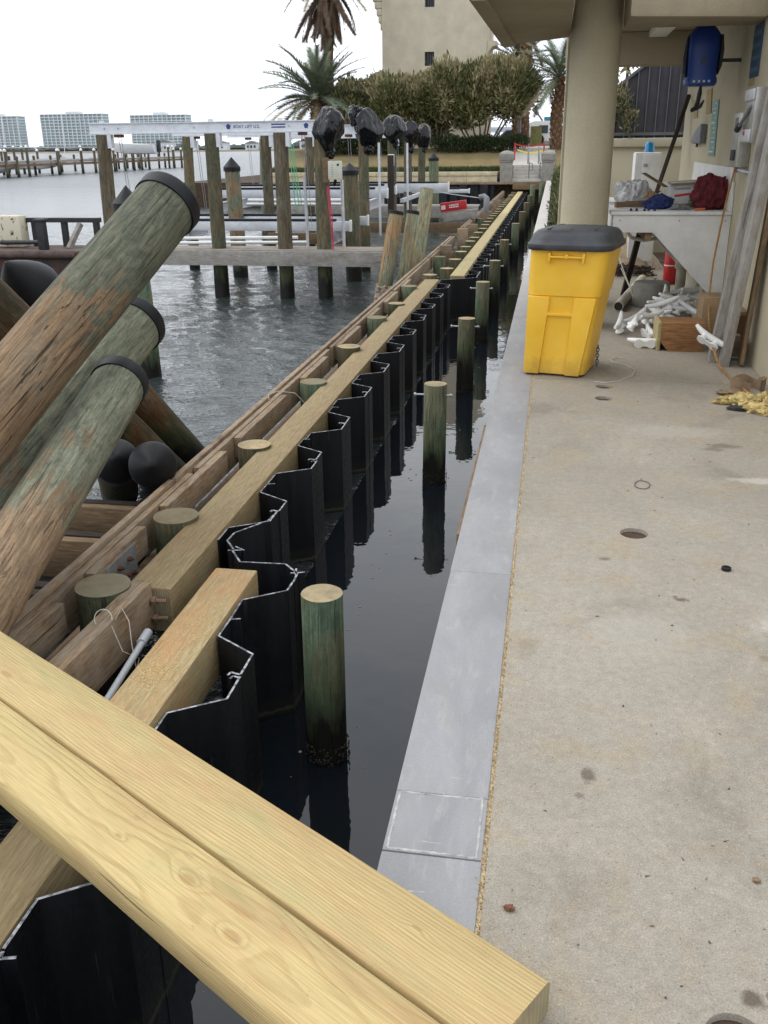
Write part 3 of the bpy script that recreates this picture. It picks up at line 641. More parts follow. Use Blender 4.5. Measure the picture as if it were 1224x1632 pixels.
# far end: black sheet wall, stone retaining wall, lawn slope
def strip(name, rows, mat, **kw):
    b = MB(); vs = [p for r in rows for p in r]; n = len(rows[0]); fs = [(k * n + i, k * n + i + 1, (k + 1) * n + i + 1, (k + 1) * n + i) for k in range(len(rows) - 1) for i in range(n - 1)]
    return put(name, b.add(vs, fs).mesh(name, mat, recalc=False), **kw)
xs = [-15.4, -12, -9, -6, -2.75]
strip('lawn', [[(x, 50.35, 1.66) for x in xs], [(x, 52.5, 1.8) for x in xs], [(x, 56.5, 2.72) for x in xs], [(x - 3, 62, 2.85) for x in xs], [(x - 5, 92, 2.85) for x in xs]], 'lawn', kind='structure')
xs = [.0, 3, 8, 20, 60]
strip('lawn', [[(x, 50.0, 1.30) for x in xs], [(x, 52.5, 1.9) for x in xs], [(x, 56.5, 2.72) for x in xs], [(x, 62, 2.84) for x in xs], [(x, 92, 2.84) for x in xs]], 'lawn', kind='structure')
xs = [-2.76, -2.0, -.6, .01]
strip('path', [[(x, 51.55, 1.965) for x in xs], [(x, 53, 2.1) for x in xs], [(x, 56.5, 2.73) for x in xs], [(x, 62, 2.86) for x in xs], [(x, 92, 2.86) for x in xs]], 'conc_pale', kind='structure')
b = MB().box(-20, 60, 50.4, 92, -.5, 1.2); put('ground', b.mesh('ground', 'soil'), kind='structure')
rw = empty('retaining_wall', (-9, 50.2, 1.2), 'long low cream stone retaining wall at the end of the basin', 'wall')
x = -15.2
k = 0
while x < -2.8:
    x1 = min(x + 1.55, -2.76); boxobj('stone', x, x1 - .012, 50.0, 50.36, 1.20, 1.50, 'stone', rw, .015); boxobj('coping', x, x1 - .008, 49.94, 50.42, 1.502, 1.69, 'stone', rw, .02); x = x1
cb = empty('capping_beam', (-8, 49.7, 0), 'weathered timber capping beam over the black sheet wall at the basin end', 'beam')
timber('beam', (-15.2, 49.72, 1.2), (-2.0, 49.72, 1.2), .42, .10, 'old_timber', cb)
timber('beam', (-2.0, 49.74, 1.19), (.0, 49.74, 1.19), .44, .34, 'brown_timber', cb)

# ================================================================== SHEET PILE WALL
PER = 1.034; ST = .742
def sheet_unit(dx, flip):
    """one vinyl sheet in plan from the lock on the outer flange to the lock on the inner flange"""
    pts = [(0, 0), (0, .18), (-dx, .32), (-dx, PER / 2 - .004)]; t = .011
    if flip: pts = [(x, -y) for x, y in pts]
    P = [Vector((x, y, 0)) for x, y in pts]; nrm = []
    for i in range(len(P)):
        d = (P[min(i + 1, len(P) - 1)] - P[max(i - 1, 0)]).normalized(); nrm.append(Vector((-d.y, d.x, 0)))
    poly = [(p + n * t / 2) for p, n in zip(P, nrm)] + [(p - n * t / 2) for p, n in zip(reversed(P), reversed(nrm))]
    b = MB(); n = len(poly) // 2
    for i in range(n - 1):
        q = [poly[i], poly[i + 1], poly[2 * n - 2 - i], poly[2 * n - 1 - i]]; b.prism([(v.x, v.y) for v in q], 'z', -.7, ST, 0, 1)
    sg = -1 if flip else 1
    def hook(cx, cy, w, s2):
        for (ax, ay, bx, by) in ((cx, cy, cx - w, cy + .012 * s2), (cx - w, cy + .012 * s2, cx - w - .006, cy - .014 * s2)):
            d = Vector((bx - ax, by - ay, 0)).normalized(); nn = Vector((-d.y, d.x, 0)) * .0055
            b.prism([(ax + nn.x, ay + nn.y), (bx + nn.x, by + nn.y), (bx - nn.x, by - nn.y), (ax - nn.x, ay - nn.y)], 'z', -.7, ST - .002, 0, 1)
    if not flip: hook(-.004, .004, .045, 1); hook(-dx + .05, PER / 2 - .012, .045, -1)
    else: hook(-.004, -.008, .030, 1)
    return b.mesh('sheet', ['vinyl', 'vinyl_edge'], recalc=True, sharp=25)
wall_sp = empty('sheet_pile_wall', (-1.5, 4, 0), 'long black vinyl sheet pile wall with pale cut top edges', 'sheet pile wall')
U = {}
def run(xo, dx, c0, k0, k1):
    for f in (0, 1):
        if (dx, f) not in U: U[(dx, f)] = sheet_unit(dx, bool(f))
    for k in range(k0, k1):
        c = c0 + k * PER
        for f in (0, 1):
            z_ = random.uniform(-.010, .006)
            put('sheet', U[(dx, f)], wall_sp, Matrix.Translation((xo + random.uniform(-.006, .006), c, z_)))
run(-1.245, .212, 3.365, -3, 1)
run(-1.622, .222, 5.31, 0, 11)
run(-1.245, .212, 17.42, 0, 31)
def corner_sheet(pts):
    b = MB(); t = .0055
    for i in range(len(pts) - 1):
        a, c = Vector((*pts[i], 0)), Vector((*pts[i + 1], 0)); d = (c - a).normalized(); n = Vector((-d.y, d.x, 0)) * t
        b.prism([((a + n).x, (a + n).y), ((c + n).x, (c + n).y), ((c - n).x, (c - n).y), ((a - n).x, (a - n).y)], 'z', -.7, ST, 0, 1)
    return put('corner_sheet', b.mesh('corner_sheet', ['vinyl', 'vinyl_edge'], sharp=25), wall_sp)
corner_sheet([(-1.457, 3.884), (-1.462, 4.07), (-1.262, 4.21), (-1.258, 4.31)]); corner_sheet([(-1.255, 4.31), (-1.262, 4.42), (-1.36, 4.53), (-1.62, 4.52), (-1.71, 4.66)]); corner_sheet([(-1.71, 4.68), (-1.79, 4.80), (-1.785, 4.92), (-1.64, 5.14), (-1.622, 5.31)])
for (cx, cy, an) in ((-1.262, 4.43, .3), (-1.275, 4.44, 1.8), (-1.70, 4.67, .2), (-1.68, 4.70, -.6)):
    d = Vector((math.cos(an), math.sin(an), 0)) * .04; corner_sheet([(cx - d.x, cy - d.y), (cx + d.x, cy + d.y)])
b5 = 5.31 + 11 * PER
corner_sheet([(-1.844, b5 - .517), (-1.84, b5 - .33), (-1.60, b5 - .18), (-1.40, b5 - .06), (-1.25, b5 + .08), (-1.245, 17.42)])
end_wall = empty('sheet_pile_wall', (-8, 49.4, 0), 'black vinyl sheet pile wall closing the far end of the basin', 'sheet pile wall')
EU = [sheet_unit(.212, False), sheet_unit(.212, True)]
x = -14.8
while x < -2.6:
    for f in (0, 1): put('sheet', EU[f], end_wall, Matrix.Translation((x, 49.5, .34)) @ Matrix.Rotation(-PI / 2, 4, 'Z'))
    x += PER

# walers: heavy square timbers bolted along the sheets
wl = [((-1.976, 4.08, .768), (-1.976, 16.25, .768), .250, .255, 'new_timber', 'long heavy brown timber waler lying along the black sheet pile wall'),
      ((-1.592, 16.75, .768), (-1.592, 33.0, .768), .250, .255, 'pale_timber', 'pale timber waler running along the far half of the sheet wall'),
      ((-1.588, 33.04, .762), (-1.60, 49.3, .762), .250, .255, 'pale_timber', 'farthest pale timber waler ending at the steps end of the basin'),
      ((-1.590, 2.62, .768), (-1.590, 4.375, .768), .238, .26, 'new_timber_b', 'short orange-streaked cut timber waler in front of the long one'),
      ((-1.590, .2, .745), (-1.590, 2.61, .745), .238, .25, 'new_timber', 'timber waler under the two crossing beams at the lower left')]
for p0, p1, w, h, mt, lb in wl:
    timber('timber_waler', p0, p1, w, h, mt, bevel=.012, end='timber_end_dark', label=lb, cat='timber', group='timber walers along the sheet wall')
# sawdust lying on the cut timber
b = MB(); rn = random.Random(8)
for k in range(900):
    cl = rn.choice([(-1.60, 3.28, .05, .10), (-1.57, 3.72, .06, .12), (-1.60, 3.28, .04, .06)]); xx, yy = rn.gauss(cl[0], cl[2]), rn.gauss(cl[1], cl[3])
    if abs(xx + 1.59) > .108: continue
    q = rn.uniform(.002, .006); a = rn.random() * 6
    b.add([(xx + q * math.cos(a), yy + q * math.sin(a), .7685), (xx + q * math.cos(a + 2), yy + q * math.sin(a + 2), .7685), (xx, yy, .7685 + q), (xx + q * math.cos(a + 4), yy + q * math.sin(a + 4), .770)], [(0, 1, 2), (1, 3, 2), (3, 0, 2)])
put('sawdust', b.mesh('sawdust', 'sawdust', recalc=False), label='golden sawdust scattered on the short cut timber waler', cat='sawdust', kind='stuff')

# king piles standing between waler and old stringer
kps = [(-2.19, 3.99, .142, 'old'), (-2.20, 5.01, .138, 'old'), (-2.16, 6.51, .126, 'new'), (-2.20, 8.56, .130, 'g'), (-2.18, 10.16, .128, 'new'), (-2.21, 12.09, .128, 'g'), (-2.16, 13.42, .120, 'new'), (-2.21, 15.05, .125, 'g'),
       (-2.05, 16.45, .125, 'new'), (-2.22, 19.4, .125, 'g'), (-2.24, 24.6, .12, 'g'), (-2.22, 30.2, .12, 'g')]
for i, (x, y_, r, kd) in enumerate(kps):
    root = empty('king_pile', (x, y_, 0), ORD[i] + ' round king pile between the long waler and the old dock stringer', 'pile', 'king piles behind the waler')
    zt = .80 + random.uniform(-.012, .02); pile('pile_shaft', (x, y_, -.6), (x + .01, y_, zt), r * 1.04, r, 'pile_green' if kd == 'g' else 'pile', root, 'pile_end_old' if kd != 'new' else 'pile_end', seed=i)
    if i < 9:
        MBb = MB(); MBb.cyl((x + r * .3, y_ + .03, zt - .055), (x + r + .05, y_ + .03, zt - .055), .011, n=8); MBb.cyl((x + r, y_ + .03, zt - .055), (x + r + .018, y_ + .03, zt - .055), .022, n=6); put('bolt', MBb.mesh('bolt', 'bolt'), root)
y_ = 17.7; i = 0
while y_ < 48.5:
    x = -1.86 + random.uniform(-.02, .02)
    pile('king_pile', (x, y_, -.6), (x, y_, .80 + random.uniform(-.02, .02)), .132, .128, 'pile', None, 'pile_end', seed=40 + i, label=ORD[i] + ' small pile from the camera in the row behind the far pale waler', cat='pile', group='piles behind the far waler'); y_ += 1.22 + random.uniform(-.12, .12); i += 1
    if i > 24: break

# batter piles standing in the still basin
bps = [(-.985, 3.86, .100, .92, 'pile_green'), (-.945, 8.10, .102, .92, 'pile_green'), (-.965, 11.53, .105, .92, 'pile'), (-1.0, 14.79, .105, .93, 'pile_green'), (-.99, 17.8, .108, .92, 'pile'), (-1.02, 21.9, .105, .92, 'pile'), (-.95, 26.6, .105, .93, 'pile_green'),
       (-.92, 31.4, .105, .93, 'pile'), (-.93, 36.6, .105, .93, 'pile'), (-.93, 41.6, .105, .95, 'pile'), (-.93, 46.0, .11, 1.2, 'pile_green'), (-.55, 48.3, .11, 1.2, 'pile_green')]
for i, (x, y_, r, zt, mt) in enumerate(bps):
    root = empty('basin_pile', (x, y_, 0), ORD[i] + ' round pile standing in the still water between sheet wall and kerb', 'pile', 'piles standing in the still basin')
    pile('pile_shaft', (x - .01, y_, -.5), (x, y_, zt), r * 1.06, r, mt, root, 'pile_end', seed=70 + i)
    if 0 < i < 6:
        q = MB(); q.cyl((x - r - .08, y_ - .01, zt - .10), (x + r + .055, y_ - .01, zt - .10), .009, n=8); q.cyl((x - r - .09, y_ - .01, zt - .10), (x - r - .072, y_ - .01, zt - .10), .019, n=6); q.cyl((x + r + .03, y_ - .01, zt - .10), (x + r + .044, y_ - .01, zt - .10), .019, n=6)
        put('bolt', q.mesh('bolt', 'galv'), root)
    if i < 4:
        q = MB(); rn = random.Random(i)
        for k in range(260):
            a = rn.random() * 6.283; zc = rn.uniform(-.01, .10); s_ = rn.uniform(.0025, .0065); c = Vector((x + math.cos(a) * r * 1.07, y_ + math.sin(a) * r * 1.07, zc))
            q.lathe([(s_, 0), (s_ * .5, s_ * 1.1)], c, 5, axis=(math.cos(a), math.sin(a), .1))
        put('barnacle_band', q.mesh('barnacle_band', 'barnacle', recalc=False), root, kind='stuff')

# ================================================================== OLD DOCK STRINGER
st = empty('dock_stringer', (-2.4, 4, .5), 'long weathered double-plank stringer of the old dock', 'stringer')
segs = [(1.2, 5.6), (5.62, 9.9), (9.92, 14.4), (14.42, 19.0), (19.02, 24.0), (26.6, 33), (33.02, 41), (41.02, 49.3)]
for (a, c) in segs:
    timber('plank', (-2.452, a, .812), (-2.452, c, .812), .045, .24, 'old_timber', st, .004); timber('plank', (-2.398, a + .3, .790), (-2.398, c + .2 if c < 49 else c, .790), .045, .24, 'old_timber', st, .004)
    timber('lower_plank', (-2.40, a, .46), (-2.40, c, .46), .10, .20, 'brown_timber', st, .004)
ky = [k[1] for k in kps[:9]]
ends = [2.4] + ky
for i in range(len(ends) - 1):
    a, c = ends[i] + .17, ends[i + 1] - .17
    if i > 2: c = a + (c - a) * .8
    timber('block', (-2.342, a, .785), (-2.342, c, .785), .06, .17, 'old_timber', st, .005)
for (yy, zb) in ((4.42, .70), (4.55, .70), (4.36, .60), (4.58, .60), (4.5, .62)):
    q = MB(); q.cyl((-2.32, yy, zb), (-2.285, yy, zb), .016, n=6); q.cyl((-2.30, yy, zb), (-2.27, yy, zb), .008, n=6); put('rusty_bolt', q.mesh('bolt', 'rust'), st)
boxobj('plate', -2.312, -2.306, 4.28, 4.66, .545, .755, 'galv', st, 0)
# short stub beam bolted at the end of the long waler
sb = empty('stub_beam', (-2.0, 3.6, .6), 'short double-plank stub beam bolted at the end of the long waler', 'beam')
timber('plank', (-2.075, 2.75, .80), (-2.03, 4.10, .80), .05, .24, 'old_timber', sb, .005); timber('plank', (-2.018, 2.70, .81), (-1.972, 4.06, .81), .05, .26, 'old_timber', sb, .005)
for zb in (.72, .62):
    q = MB(); q.cyl((-1.96, 4.03, zb), (-1.86, 4.035, zb), .012, n=8); q.cyl((-1.935, 4.03, zb), (-1.915, 4.03, zb), .024, n=6); put('bolt', q.mesh('bolt', 'bolt'), sb)
q = MB(); q.tube([(-1.86, 3.72, .66), (-1.84, 3.3, .62), (-1.80, 2.6, .58)], .017, 10); q.cyl((-1.862, 3.70, .66), (-1.868, 3.80, .665), .024, n=10)
put('conduit', q.mesh('conduit', 'pvc'), label='grey plastic conduit lying beside the stub beam', cat='pipe')
q = MB(); q.tube([(-1.80, 3.88, .42), (-1.74, 3.2, .40), (-1.74, 2.2, .36)], .075, 16); put('hose', q.mesh('hose', 'rubber'), label='thick black hose under the cut timber waler', cat='hose')
def twine(pts, r=.0022): q = MB(); q.tube(pts, r, 5); return q
q = MB(); q.tube([(-2.0 + .045 * math.cos(a), 3.62 + .02 * math.sin(a), .825 + .04 * math.sin(a)) for a in [k * .4 for k in range(14)]], .003, 5)
q.tube([(-1.96, 3.66, .80), (-1.93, 3.68, .86), (-1.89, 3.66, .80), (-1.87, 3.62, .70), (-1.85, 3.60, .55)], .0025, 5); q.tube([(-1.95, 3.60, .80), (-1.90, 3.58, .68), (-1.86, 3.66, .60), (-1.84, 3.50, .52)], .0025, 5)
put('twine', q.mesh('twine', 'twine'), label='white twine looped round the stub beam and grey conduit', cat='twine')
q = MB(); q.tube([(-2.45, 7.9, .82), (-2.38, 8.0, .83), (-2.25, 8.1, .79), (-2.14, 8.2, .62), (-2.1, 8.25, .5)], .004, 5); q.tube([(-2.45, 7.9, .82), (-2.41, 7.8, .80), (-2.36, 7.86, .82), (-2.36, 8.0, .81)], .004, 5)
put('twine', q.mesh('twine', 'twine'), label='pale string tied over the stringer near the fourth king pile', cat='twine')
blob('plastic_scrap', (-2.07, 8.4, .58), (.06, .10, .07), 'film', sub=3, amp=.5, seed=3, label='crumpled clear plastic scrap between stringer and waler', cat='plastic scrap')
# cross beams of the old dock going left, under the big piles
for k, (yy, zt, hh, lb) in enumerate(((5.42, .66, .24, 'upper dark cross beam of the old dock below the black cone caps'), (4.95, .62, .26, 'middle dark cross beam of the old dock below the big green pile'), (4.35, .55, .22, 'lower dark cross beam of the old dock behind the stub beam'))):
    r_ = empty('cross_beam', (-3.2, yy, .5), lb, 'beam', 'old dock cross beams'); timber('plank', (-5.2, yy, zt), (-2.48, yy, zt), .07, hh, 'brown_timber' if k < 2 else 'dark_timber', r_); timber('plank', (-5.2, yy + .16, zt - .03), (-2.48, yy + .16, zt - .03), .07, hh, 'dark_timber', r_)
boxobj('work_float', -6.5, -2.52, 1.0, 5.2, -.3, .28, 'dark_timber', label='dark low work float under the stacked piles', cat='float')

# ================================================================== THE TWO FRESH BEAMS ACROSS THE FOREGROUND
KN1 = [(.66, .028, .060, .026, .018), (.86, -.012, .055, .026, .017), (.70, -.030, .09, .016, .007), (1.10, .01, .03, .010, .010), (2.2, .02, .08, .03, .014)]
KN2 = [(.28, -.03, .03, .010, .010), (1.9, .03, .07, .02, .010)]
mA = board_mat('fresh_pine', (.03, -.30), KN1, (.315, .210, .076), (.500, .385, .180), 2.0)
mB = board_mat('fresh_pine_rose', (-.34, -.16), KN2, (.315, .212, .090), (.475, .358, .170), 9.0)
MAT['fresh_a'] = mA; MAT['fresh_b'] = mB
u = Vector((.851, -.525, 0)).normalized(); v_ = Vector((-u.y, u.x, 0))     # v_ points away from the camera
def beam(name, e, L, mt, w, h, lb):
    p0 = Vector(e); p1 = p0 - u * L; b = MB(); n = 44; vs = []; rn_ = random.Random(hash(mt) % 97)
    for k in range(n + 1):
        x = L * k / n; s_ = mnoise.noise(Vector((x * 1.3, 3.1 if mt == 'fresh_a' else 8.2, 0))) * .004
        q = .007 + .004 * mnoise.noise(Vector((x * 4, 1.7, 0)))
        y0, y1 = -w / 2 + s_, w / 2 + s_
        vs += [(x, y0, -h + q), (x, y0 + q, -h), (x, y1 - q, -h), (x, y1, -h + q), (x, y1, -q), (x, y1 - q, 0), (x, y0 + q, 0), (x, y0, -q)]
    b.add(vs, [])
    for k in range(n):
        for i in range(8): j = (i + 1) % 8; b.f.append((k * 8 + i, k * 8 + j, k * 8 + 8 + j, k * 8 + 8 + i)); b.mi.append(0)
    b.f += [tuple(reversed(range(8))), tuple(n * 8 + i for i in range(8))]; b.mi += [1, 1]
    return put(name, b.mesh(name, [mt, 'timber_end'], 0, sharp=50), None, frame(p0, p1), label=lb, cat='beam', group='fresh timber beams across the foreground')
e1 = Vector((.024, 1.302, 1.372)); beam('fresh_timber_beam', e1, 3.55, 'fresh_b', .205, .089, 'rear fresh yellow timber beam crossing the foreground with its cut end on the paving')
e2 = e1 - v_ * .2105 + u * .10; beam('fresh_timber_beam', e2, 3.62, 'fresh_a', .196, .089, 'front fresh yellow timber beam with big ring knots crossing the lower left corner')
pile('king_pile', (-2.62, 2.90, -.6), (-2.62, 2.90, 1.282), .15, .145, 'pile', None, 'pile_end_old', label='tall round pile carrying the left ends of the two fresh beams', cat='pile')

# ================================================================== STACKED TIMBER PILES ON THE LEFT
def collar(parent, p_end, d, r, w=.085, name='collar'):
    d = Vector(d).normalized(); c = Vector(p_end) - d * w; q = MB()
    q.lathe([(r * 1.0, 0), (r * 1.06, 0), (r * 1.07, w * .9), (r * 1.03, w * 1.06), (r * .93, w * 1.08), (r * .92, w * 1.02)], c, 40, axis=d)
    return put(name, q.mesh(name, 'rubber', recalc=True), parent)
def conecap(parent, p_end, d, r, L=.34, tip=.30, blunt=.05):
    d = Vector(d).normalized(); c = Vector(p_end) - d * (L * .5); q = MB()
    q.lathe([(r * 1.0, 0), (r * 1.07, 0), (r * 1.085, L * .5), (r * 1.06, L * .56), (r * .99, L * .56 + tip * .12), (r * .80, L * .56 + tip * .34), (r * .50, L * .56 + tip * .63), (r * .20, L * .56 + tip * .88), (r * blunt, L * .56 + tip)], c, 40, axis=d)
    return put('cone_cap', q.mesh('cone_cap', 'rubber', sharp=60), parent)
def bigpile(p_top, p_low, ext, r, mt, lb, capf, name='timber_pile', seed=0, group='big piles stacked on the left'):
    p_top = Vector(p_top); d = (p_top - Vector(p_low)).normalized(); p0 = Vector(p_low) - d * ext
    root = empty(name, p0, lb, 'pile', group); pile('pile_shaft', p0, p_top, r * 1.06, r, mt, root, 'pile_end_old', 40, .035, seed); capf(root, p_top, d, r); return root
bigpile((-2.22, 5.46, 2.62), (-2.65, 4.08, 1.73), 2.3, .184, 'pile_big_brown', 'topmost big brown weathered pile with a black collar leaning up to the right', collar, seed=1)
bigpile((-2.55, 5.56, 1.89), (-2.75, 4.11, 1.28), 1.9, .176, 'pile_big_green', 'middle pale green pile half hidden under the brown one', collar, seed=2)
bigpile((-2.39, 4.91, 1.67), (-2.335, 3.43, 1.16), 1.1, .150, 'pile_big_green', 'lowest pale green pile with black collar nearest the camera', collar, seed=3)
bigpile((-3.64, 6.20, 1.98), (-3.50, 8.60, -.16), .3, .200, 'pile_batter', 'leaning brown pile with a black cone cap crossing behind the stacked piles', conecap, seed=4)
bigpile((-3.66, 5.2, 2.30), (-3.46, 7.75, .05), .3, .205, 'pile_batter', 'dark leaning pile at the left edge behind the brown pile', collar, seed=5)
bigpile((-2.585, 5.62, .90), (-3.62, 7.95, .10), .4, .150, 'pile_batter', 'black cone-capped pile end pointing at the camera beside the stringer', lambda a, b, c, r: conecap(a, b, c, r, .3, .16, .05), seed=6)
bigpile((-2.93, 5.78, .86), (-3.50, 6.90, .22), .25, .150, 'pile_batter', 'black cone-capped pile end half hidden behind the lowest green pile', lambda a, b, c, r: conecap(a, b, c, r, .3, .16, .05), seed=7)
def cappile(x, y_, zt, r, mt, lb, tip=.2, grp='capped mooring piles', seed=0):
    root = empty('mooring_pile', (x, y_, 0), lb, 'pile', grp); pile('pile_shaft', (x + .06, y_, -.5), (x, y_, zt), r * 1.05, r, mt, root, 'pile_end_old', 20, .04, seed)
    q = MB(); q.lathe([(r * 1.0, -.09), (r * 1.13, -.09), (r * 1.13, 0), (r * .03, tip)], (x, y_, zt), 24); put('pointed_cap', q.mesh('pointed_cap', 'rubber', sharp=30), root); return root
cappile(-5.33, 11.66, 2.27, .165, 'pile_green', 'green mooring pile with pointed black cap behind the brown pile', .21, seed=1)
cappile(-7.38, 22.0, 2.50, .175, 'pile_orange', 'orange-topped mooring pile with rounded black cap between the boat lifts', .22, seed=2)
cappile(-4.50, 21.6, 2.42, .18, 'pile', 'mooring pile with pointed black cap between the first two wrapped motors', .16, seed=3)
cappile(-4.42, 36.5, 2.5, .18, 'pile_green', 'mooring pile with pointed black cap beyond the last wrapped motor', .2, seed=4)

# three piles leaning together at the end of the first finger pier
for k, (pt, pb, r, mt, cp, lb) in enumerate((((-2.93, 18.35, 1.76), (-3.21, 18.1, -.15), .138, 'pile_orange', True, 'orange and green leaning pile with dark collar, left of three'),
                                             ((-2.66, 18.75, 1.74), (-2.92, 18.5, -.2), .118, 'pile_tan', True, 'pale tan leaning pile with dark collar, middle of three'),
                                             ((-2.50, 19.6, 2.12), (-2.78, 19.3, -.2), .135, 'pile_tan', False, 'tallest tan leaning pile without collar, right of three'))):
    root = empty('timber_pile', pb, lb, 'pile', 'three leaning piles by the finger pier'); pile('pile_shaft', pb, pt, r * 1.1, r, mt, root, 'pile_end_old', 24, .04, 20 + k)
    d = Vector(pt) - Vector(pb)
    if cp: collar(root, pt, d, r, .06)
    if k == 0:
        q = MB(); rn = random.Random(2); dn = d.normalized(); a_ = dn.orthogonal().normalized(); b_ = dn.cross(a_)
        for j in range(420):
            t = .12 + .33 * rn.random(); an = rn.random() * 6.283; dirv = a_ * math.cos(an) + b_ * math.sin(an); s_ = rn.uniform(.012, .03)
            q.lathe([(s_, 0), (s_ * .55, s_)], Vector(pb) + dn * t * 1.2 + dirv * r * 1.08, 5, axis=dirv)
        put('barnacle_band', q.mesh('barnacle_band', plain('pale_barnacles', (.36, .29, .23), .95, 0, .5, 30, .004), recalc=False), root, kind='stuff')

# ================================================================== FINGER PIERS
f1 = empty('finger_pier', (-5.5, 18.7, .6), 'grey timber finger pier crossing in front of the boat lifts', 'finger pier')
timber('beam', (-8.6, 18.62, .965), (-3.2, 18.62, .965), .07, .285, 'grey_timber', f1); timber('beam', (-8.6, 19.52, .95), (-3.2, 19.52, .95), .07, .30, 'grey_timber', f1)
for k, yy in enumerate((18.74, 18.90, 19.06, 19.22, 19.38)): timber('plank', (-8.6 + .2 * (k % 2), yy, .985), (-3.2 - .06 * (k % 3), yy, .985), .138, .04, 'old_timber' if k % 2 else 'grey_timber', f1)
f2 = empty('finger_pier', (-5, 33.8, .6), 'far grey finger pier behind the red box', 'finger pier')
timber('beam', (-9.5, 33.6, .97), (-2.5, 33.6, .97), .08, .38, 'grey_timber', f2)
for k, yy in enumerate((33.75, 33.95, 34.15, 34.35)): timber('plank', (-9.5, yy, .99), (-2.5, yy, .99), .17, .04, 'grey_timber', f2)
timber('cross_timber', (-6.3, 29.8, .70), (-2.46, 29.8, .70), .1, .30, 'brown_timber', label='brown cross timber behind the three leaning piles', cat='beam')
timber('cross_timber', (-6.9, 23.0, .95), (-4.9, 23.05, .95), .1, .26, 'brown_timber', label='short brown timber between the first boat lift piles', cat='beam')
timber('green_lumber', (-3.32, 30.0, .98), (-2.28, 30.05, 1.10), .30, .26, 'grey_timber', label='greenish lumber block sticking out under the red box', cat='lumber')
rb = empty('red_box', (-3.0, 30, 1.0), 'red long box lying on the green lumber', 'box')
Mb = frame((-3.38, 30.0, 1.005), (-2.58, 30.0, 1.105)); b = MB().box(0, .80, -.13, .13, 0, .26); put('carton', b.mesh('red_box', 'red', .01), rb, Mb)
b = MB().box(.03, .16, -.136, -.131, .07, .19); put('white_label', b.mesh('white_label', 'white_card'), rb, Mb)
b = MB(); rn = random.Random(4)
for r_ in range(2):
    for k in range(6): b.box(.28 + k * .05, .315 + k * .05, -.135, -.131, .09 + r_ * .06, .125 + r_ * .06)
put('lettering', b.mesh('lettering', 'lettering_white'), rb, Mb)
q = MB(); q.tube([(-2.3, 31.2, 1.36), (-2.15, 31.2, 1.40), (-2.06, 31.1, 1.34), (-2.05, 31, 1.1), (-2.10, 31, .92)], .10, 12); put('pipe_elbow', q.mesh('pipe_elbow', 'slate'), label='thick dark grey pipe elbow beside the stringer', cat='pipe')
q = MB(); q.tube([(-2.3, 31.2, 1.36), (-3.2, 31.6, 1.45), (-4.4, 32, 1.62)], .015, 6); put('tie_line', q.mesh('tie_line', 'pvc'), label='thin grey line running from the pipe elbow to the boat lift', cat='line')
for (x, yy, zt, w) in ((-2.2, 24.4, .96, .30), (-2.26, 21.0, .88, .26), (-2.10, 26.4, .92, .3), (-2.1, 31.9, .92, .28), (-2.12, 38.0, .95, .3)):
    bo = boxobj('timber_block', x - .13, x + .13, yy - .07, yy + .07, .45, zt, 'old_timber', label=['old timber block on the stringer just before the red box', 'old timber block on the stringer at the end of the near planks', 'old timber block on the stringer beside the brown cross timber', 'old timber block on the stringer under the dark pipe elbow', 'farthest old timber block on the stringer towards the steps'][int(yy > 21.5) * 0 + [24.4, 21.0, 26.4, 31.9, 38.0].index(yy)], cat='timber block', group='timber blocks on the far stringer')

